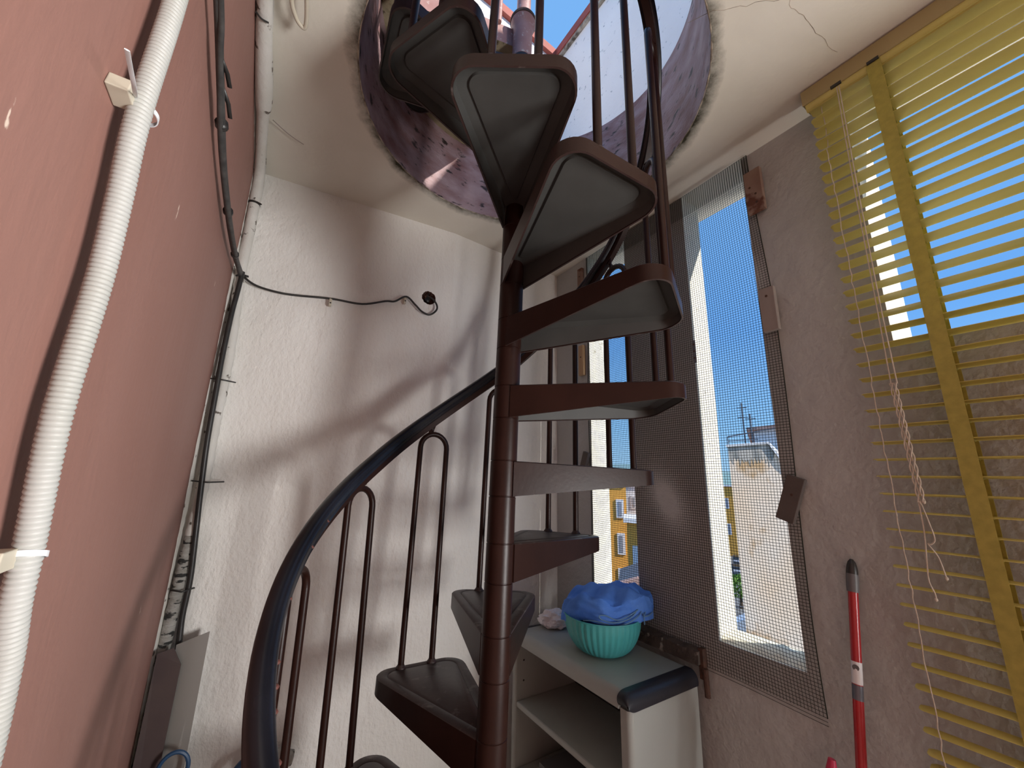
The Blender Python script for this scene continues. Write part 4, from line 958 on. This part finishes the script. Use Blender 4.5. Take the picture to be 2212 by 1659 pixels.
# peach gable wall of the neighbouring house
nb = empty('gable_house', (3.4, 6.2, G)); tag(nb, 'neighbouring house with stained peach gable wall close outside the right slot', 'house')
def nchild(mb, name, m, par, **k):
    o = mb.build(name, m, par, origin=tuple(par.location), **k); o.location = (0, 0, 0); return o
L0 = Vector((0.4789 * 7.08, 0.8778 * 7.08, 0)); rt = Vector((0.97, -0.243, 0)); bk = Vector((0.60, 0.80, 0))
poly = [(0, G), (0, 2.06), (0.57, 2.11), (0.72, 1.82), (1.4, 1.10), (2.6, 1.0), (2.6, G)]
mb = MB(); mb.prism([tuple(L0 + rt * x + Vector((0, 0, z))) for x, z in poly], tuple(bk * 5)); nchild(mb, 'gable_wall', M['peach'], nb)
mb = MB(); lo_ = [(-0.02, 2.06), (0.57, 2.11), (0.73, 1.82), (1.42, 1.10), (1.42, 1.14), (0.75, 1.86), (0.58, 2.14), (-0.02, 2.09)]
mb.prism([tuple(L0 - bk * 0.04 + rt * x + Vector((0, 0, z))) for x, z in lo_], tuple(bk * 5.1)); nchild(mb, 'coping', M['white_wall'], nb)
# stain streaks under the coping: real dark crust patches
M['stain'] = mat('wall_stain', (0.26, 0.26, 0.25), 0.95, (0.60, 0.54, 0.48), 9, stretch=(1, 1, 0.25))
mb = MB(); rr = random.Random(8); st_ = [(0.0, 2.055), (0.57, 2.105), (0.64, 1.97)]; x = 0.62
while x > 0.02:
    st_.append((x, 1.93 - rr.uniform(0, 0.07))); x -= rr.uniform(0.012, 0.03); st_.append((x, 1.86 - rr.uniform(0, 0.12) * (1.6 if 0.2 < x < 0.4 else 0.8))); x -= rr.uniform(0.012, 0.03)
st_.append((0.0, 1.86))
mb.prism([tuple(L0 - bk * 0.004 + rt * x + Vector((0, 0, z))) for x, z in st_], tuple(bk * 0.003)); nchild(mb, 'damp_stain', M['stain'], nb)
# white house far behind it with aerials
wh = empty('white_house', tuple(FW(34, 16, G))); tag(wh, 'small white house behind the gable wall, seen through the right slot', 'house')
def bdir(az): a = math.radians(az); return Vector((math.sin(a), math.cos(a), 0)), Vector((math.cos(a), -math.sin(a), 0))
f_, r_ = bdir(32); base = FW(31.6, 16, 0)
mb = MB(); mb.prism([tuple(base + r_ * x + Vector((0, 0, z))) for x, z in ((0, G), (0, 3.28), (1.2, 3.45), (4, 3.6), (4, G))], tuple(f_ * 5)); nchild(mb, 'wall', M['white_wall'], wh)
mb = MB(); mb.prism([tuple(base - f_ * 0.2 + r_ * x + Vector((0, 0, z))) for x, z in ((-0.2, 3.28), (4.2, 3.62), (4.2, 3.74), (-0.2, 3.40))], tuple(f_ * 5.4)); nchild(mb, 'roof', M['roof_tile'], wh)
for i, (az, zt_, lab) in enumerate(((30.6, 3.95, 'tall thin roof aerial left of the white house'), (31.4, 3.60, 'shorter roof aerial right beside the tall one'))):
    q = FW(az, 14, 0); mb = MB(); mb.tube([q + Vector((0, 0, G)), q + Vector((0, 0, zt_))], 0.022, 8)
    f2, r2 = bdir(az)
    for kz_ in (0.15, 0.45): mb.tube([q - r2 * 0.14 + Vector((0, 0, zt_ - kz_)), q + r2 * 0.14 + Vector((0, 0, zt_ - kz_))], 0.012, 6)
    tag(mb.build('roof_aerial', M['metal_grey'], smooth=True), lab, 'aerial', 'aerials above the gable wall')
mb = MB(); q1 = FW(28.7, 7.2, 2.23); q2 = FW(35, 7.2, 2.36); mb.tube([q1, q2], 0.010, 6); mb.tube([q1 - Vector((0, 0, 0.16)), q1], 0.008, 6); mb.tube([FW(31.5, 7.2, 2.08), FW(31.5, 7.2, 2.29)], 0.008, 6); mb.tube([FW(28.7, 7.2, 2.16), FW(32, 7.2, 2.18)], 0.007, 6)
tag(mb.build('wire_rail', M['metal_grey'], smooth=True), 'thin metal rail along the top of the gable wall', 'rail')
# orange buildings along the street
def house(name, az, dist, wid, deep, zt_, m, label, cat, wins):
    f_, r_ = bdir(az); base = FW(az, dist, 0); e = empty(name, (base.x, base.y, G)); tag(e, label, cat)
    mb = MB(); mb.prism([tuple(base + r_ * x + Vector((0, 0, z))) for x, z in ((-wid / 2, G), (-wid / 2, zt_), (wid / 2, zt_), (wid / 2, G))], tuple(f_ * deep)); nchild(mb, 'wall', m, e)
    mb = MB(); mb.prism([tuple(base - f_ * 0.15 + r_ * x + Vector((0, 0, z))) for x, z in ((-wid / 2 - .15, zt_), (wid / 2 + .15, zt_), (wid / 2 + .15, zt_ + .2), (-wid / 2 - .15, zt_ + .2))], tuple(f_ * (deep + .3))); nchild(mb, 'cornice', M['white_wall'], e)
    for (x, z, w_, h_, fr) in wins:
        mb = MB(); mb.prism([tuple(base - f_ * 0.06 + r_ * a + Vector((0, 0, c))) for a, c in ((x - w_ / 2, z), (x + w_ / 2, z), (x + w_ / 2, z + h_), (x - w_ / 2, z + h_))], tuple(f_ * 0.05)); o = nchild(mb, 'window', M['white_wall'], e)
        if fr:
            mb = MB(); mb.prism([tuple(base - f_ * 0.08 + r_ * a + Vector((0, 0, c))) for a, c in ((x - w_ / 2 + .12, z + .12), (x + w_ / 2 - .12, z + .12), (x + w_ / 2 - .12, z + h_ - .12), (x - w_ / 2 + .12, z + h_ - .12))], tuple(f_ * 0.03)); g = mb.build('pane', M['window_dark'], o, origin=tuple(e.location)); g.location = (0, 0, 0)
    return e
house('orange_building', 14.45, 24, 1.20, 6, 1.35, M['orange_wall'], 'orange apartment building with white framed windows seen through the left slot', 'building', [(0.25, -0.5, 0.42, 1.0, 1), (0.25, -2.4, 0.42, 1.1, 1), (0.25, -4.2, 0.42, 1.1, 1), (0.25, -6.0, 0.42, 1.0, 1)])
house('orange_building', 16.95, 20.5, 0.80, 2.4, -0.40, M['orange_wall'], 'lower orange building to the right of the tall orange one', 'building', [(0.12, -2.35, 0.6, 0.95, 0), (-0.1, -5.0, 0.7, 0.6, 0)])
house('white_building', 17.5, 31, 1.9, 6, 1.25, M['white_wall'], 'pale building rising behind the lower orange building', 'building', [(-0.35, -0.4, 0.4, 0.9, 1)])
house('orange_building', 29.0, 72, 8.0, 8, 1.1, M['orange_wall'], 'orange building at the far end of the street left of the gable wall', 'building', [(-1.6, -2.2, 1.0, 1.6, 1), (-1.6, -6.0, 1.0, 1.6, 1)])
house('terrace_house', 16.9, 16.5, 1.1, 2.4, -2.5, M['white_wall'], 'low white house with red roof at the foot of the orange buildings', 'house', [(-0.25, -3.9, 0.3, 0.8, 1)])
mb = MB(); f_, r_ = bdir(16.9); base = FW(16.9, 16.3, 0); mb.prism([tuple(base + r_ * x + Vector((0, 0, z))) for x, z in ((-.7, -2.28), (.7, -2.28), (.7, -2.18), (0, -1.9), (-.7, -2.18))], tuple(f_ * 2.8))
tag(mb.build('tiled_roof', M['roof_tile']), 'red tiled canopy roof below the orange buildings', 'roof')
# parked cars
def car(az, dist, label, z=G):
    f_, r_ = bdir(az); e = empty('parked_car', tuple(FW(az, dist, z))); tag(e, label, 'car', 'cars in the street'); b0 = Vector(e.location)
    o3 = lambda a, y, z_: tuple(b0 + r_ * a + f_ * y + Vector((0, 0, z_)))
    mb = MB(); side = [(-2.0, .3), (-2.05, .7), (-1.5, .85), (-1.0, 1.35), (.6, 1.4), (1.25, .9), (2.0, .8), (2.05, .35)]
    mb.prism([o3(-.8, y, z_) for y, z_ in side], tuple(r_ * 1.6)); nchild(mb, 'body', M['car'], e, bevel=0.05)
    for a in (-.8, .65):
        for y in (-1.3, 1.3): mb = MB(); mb.tube([Vector(o3(a, y, .32)), Vector(o3(a + .15, y, .32))], .32, 16); nchild(mb, 'wheel', M['black'], e)
    mb = MB(); mb.prism([o3(-.70, y, z_) for y, z_ in ((-1.42, .92), (-1.04, 1.30), (-1.06, 1.27), (-1.47, .90))], tuple(r_ * 1.4)); nchild(mb, 'windscreen', M['window_dark'], e)
car(28.7, 63, 'dark car parked at the far end of the street'); car(28.6, 56, 'dark car parked in front of the farther one in the street')
# street tree
tr_ = empty('street_tree', tuple(FW(28.4, 43, G))); tag(tr_, 'green leafy tree in the street left of the gable wall', 'tree')
mb = MB(); mb.tube([(tr_.location.x, tr_.location.y, G), (tr_.location.x, tr_.location.y, G + 1.2)], [0.15, 0.09], 8); nchild(mb, 'trunk', M['bark'], tr_)
rr = random.Random(12); mb = MB()
for _ in range(900):
    a, e_, R0 = rr.uniform(0, 2 * PI), rr.uniform(-.7, 1), rr.uniform(.55, 1.0) ** .4 * 1.1
    c = Vector((tr_.location.x + R0 * math.cos(a) * math.sqrt(max(0, 1 - e_ * e_)), tr_.location.y + R0 * math.sin(a) * math.sqrt(max(0, 1 - e_ * e_)), G + 1.7 + R0 * e_ * 0.95))
    v1 = Vector((rr.uniform(-1, 1), rr.uniform(-1, 1), rr.uniform(-1, 1))).normalized() * .14; v2 = Vector((rr.uniform(-1, 1), rr.uniform(-1, 1), rr.uniform(-1, 1))).normalized() * .10
    mb.add([c - v1, c + v2, c + v1, c - v2], [(0, 1, 2, 3)])
nchild(mb, 'crown', M['leaf'], tr_, fixn=False)
# hedge, wall and railing nearer down the street
f_, r_ = bdir(28.5)
mb = MB(); base = FW(28.5, 38, 0)
for i in range(9): mb.tube([base + r_ * (-1 + .25 * i) + Vector((0, 0, G + .0)), base + r_ * (-1 + .25 * i) + Vector((0, 0, G + 1.4))], .022, 6)
for z in (.15, .75, 1.35): mb.tube([base - r_ * 1.0 + Vector((0, 0, G + z)), base + r_ * 1.0 + Vector((0, 0, G + z))], .03, 6)
tag(mb.build('street_railing', M['metal_grey']), 'metal railing in the street below the tree', 'railing')
mb = MB(); base = FW(27.6, 14, 0); mb.prism([tuple(base + r_ * x + Vector((0, 0, z))) for x, z in ((-1.0, G), (-1.0, -2.9), (0.30, -2.15), (0.30, G))], tuple(f_ * 0.6))
tag(mb.build('garden_wall', M['white_wall']), 'pale garden wall with sloping top at the foot of the gable wall', 'wall')
# distant hills
mb = MB(); vs = []; K = 120
for i in range(K + 1):
    az = -20 + 90 * i / K; h = 62 + 10 * noise.noise(Vector((i * 0.11, 0, 0))) + 3 * noise.noise(Vector((i * 0.6, 4, 0))); 
    if az > 22: h = h * max(0.3, 1 - (az - 22) / 20)
    for (dd, zz) in ((1380, G - 5), (1500, h * 0.7), (1620, h + 1.5), (2000, G - 5)): vs.append(tuple(FW(az, dd, zz)))
mb.add(vs, [(i * 4 + q, i * 4 + q + 1, (i + 1) * 4 + q + 1, (i + 1) * 4 + q) for i in range(K) for q in range(3)])
struct(mb.build('hills', M['hill'], smooth=True))
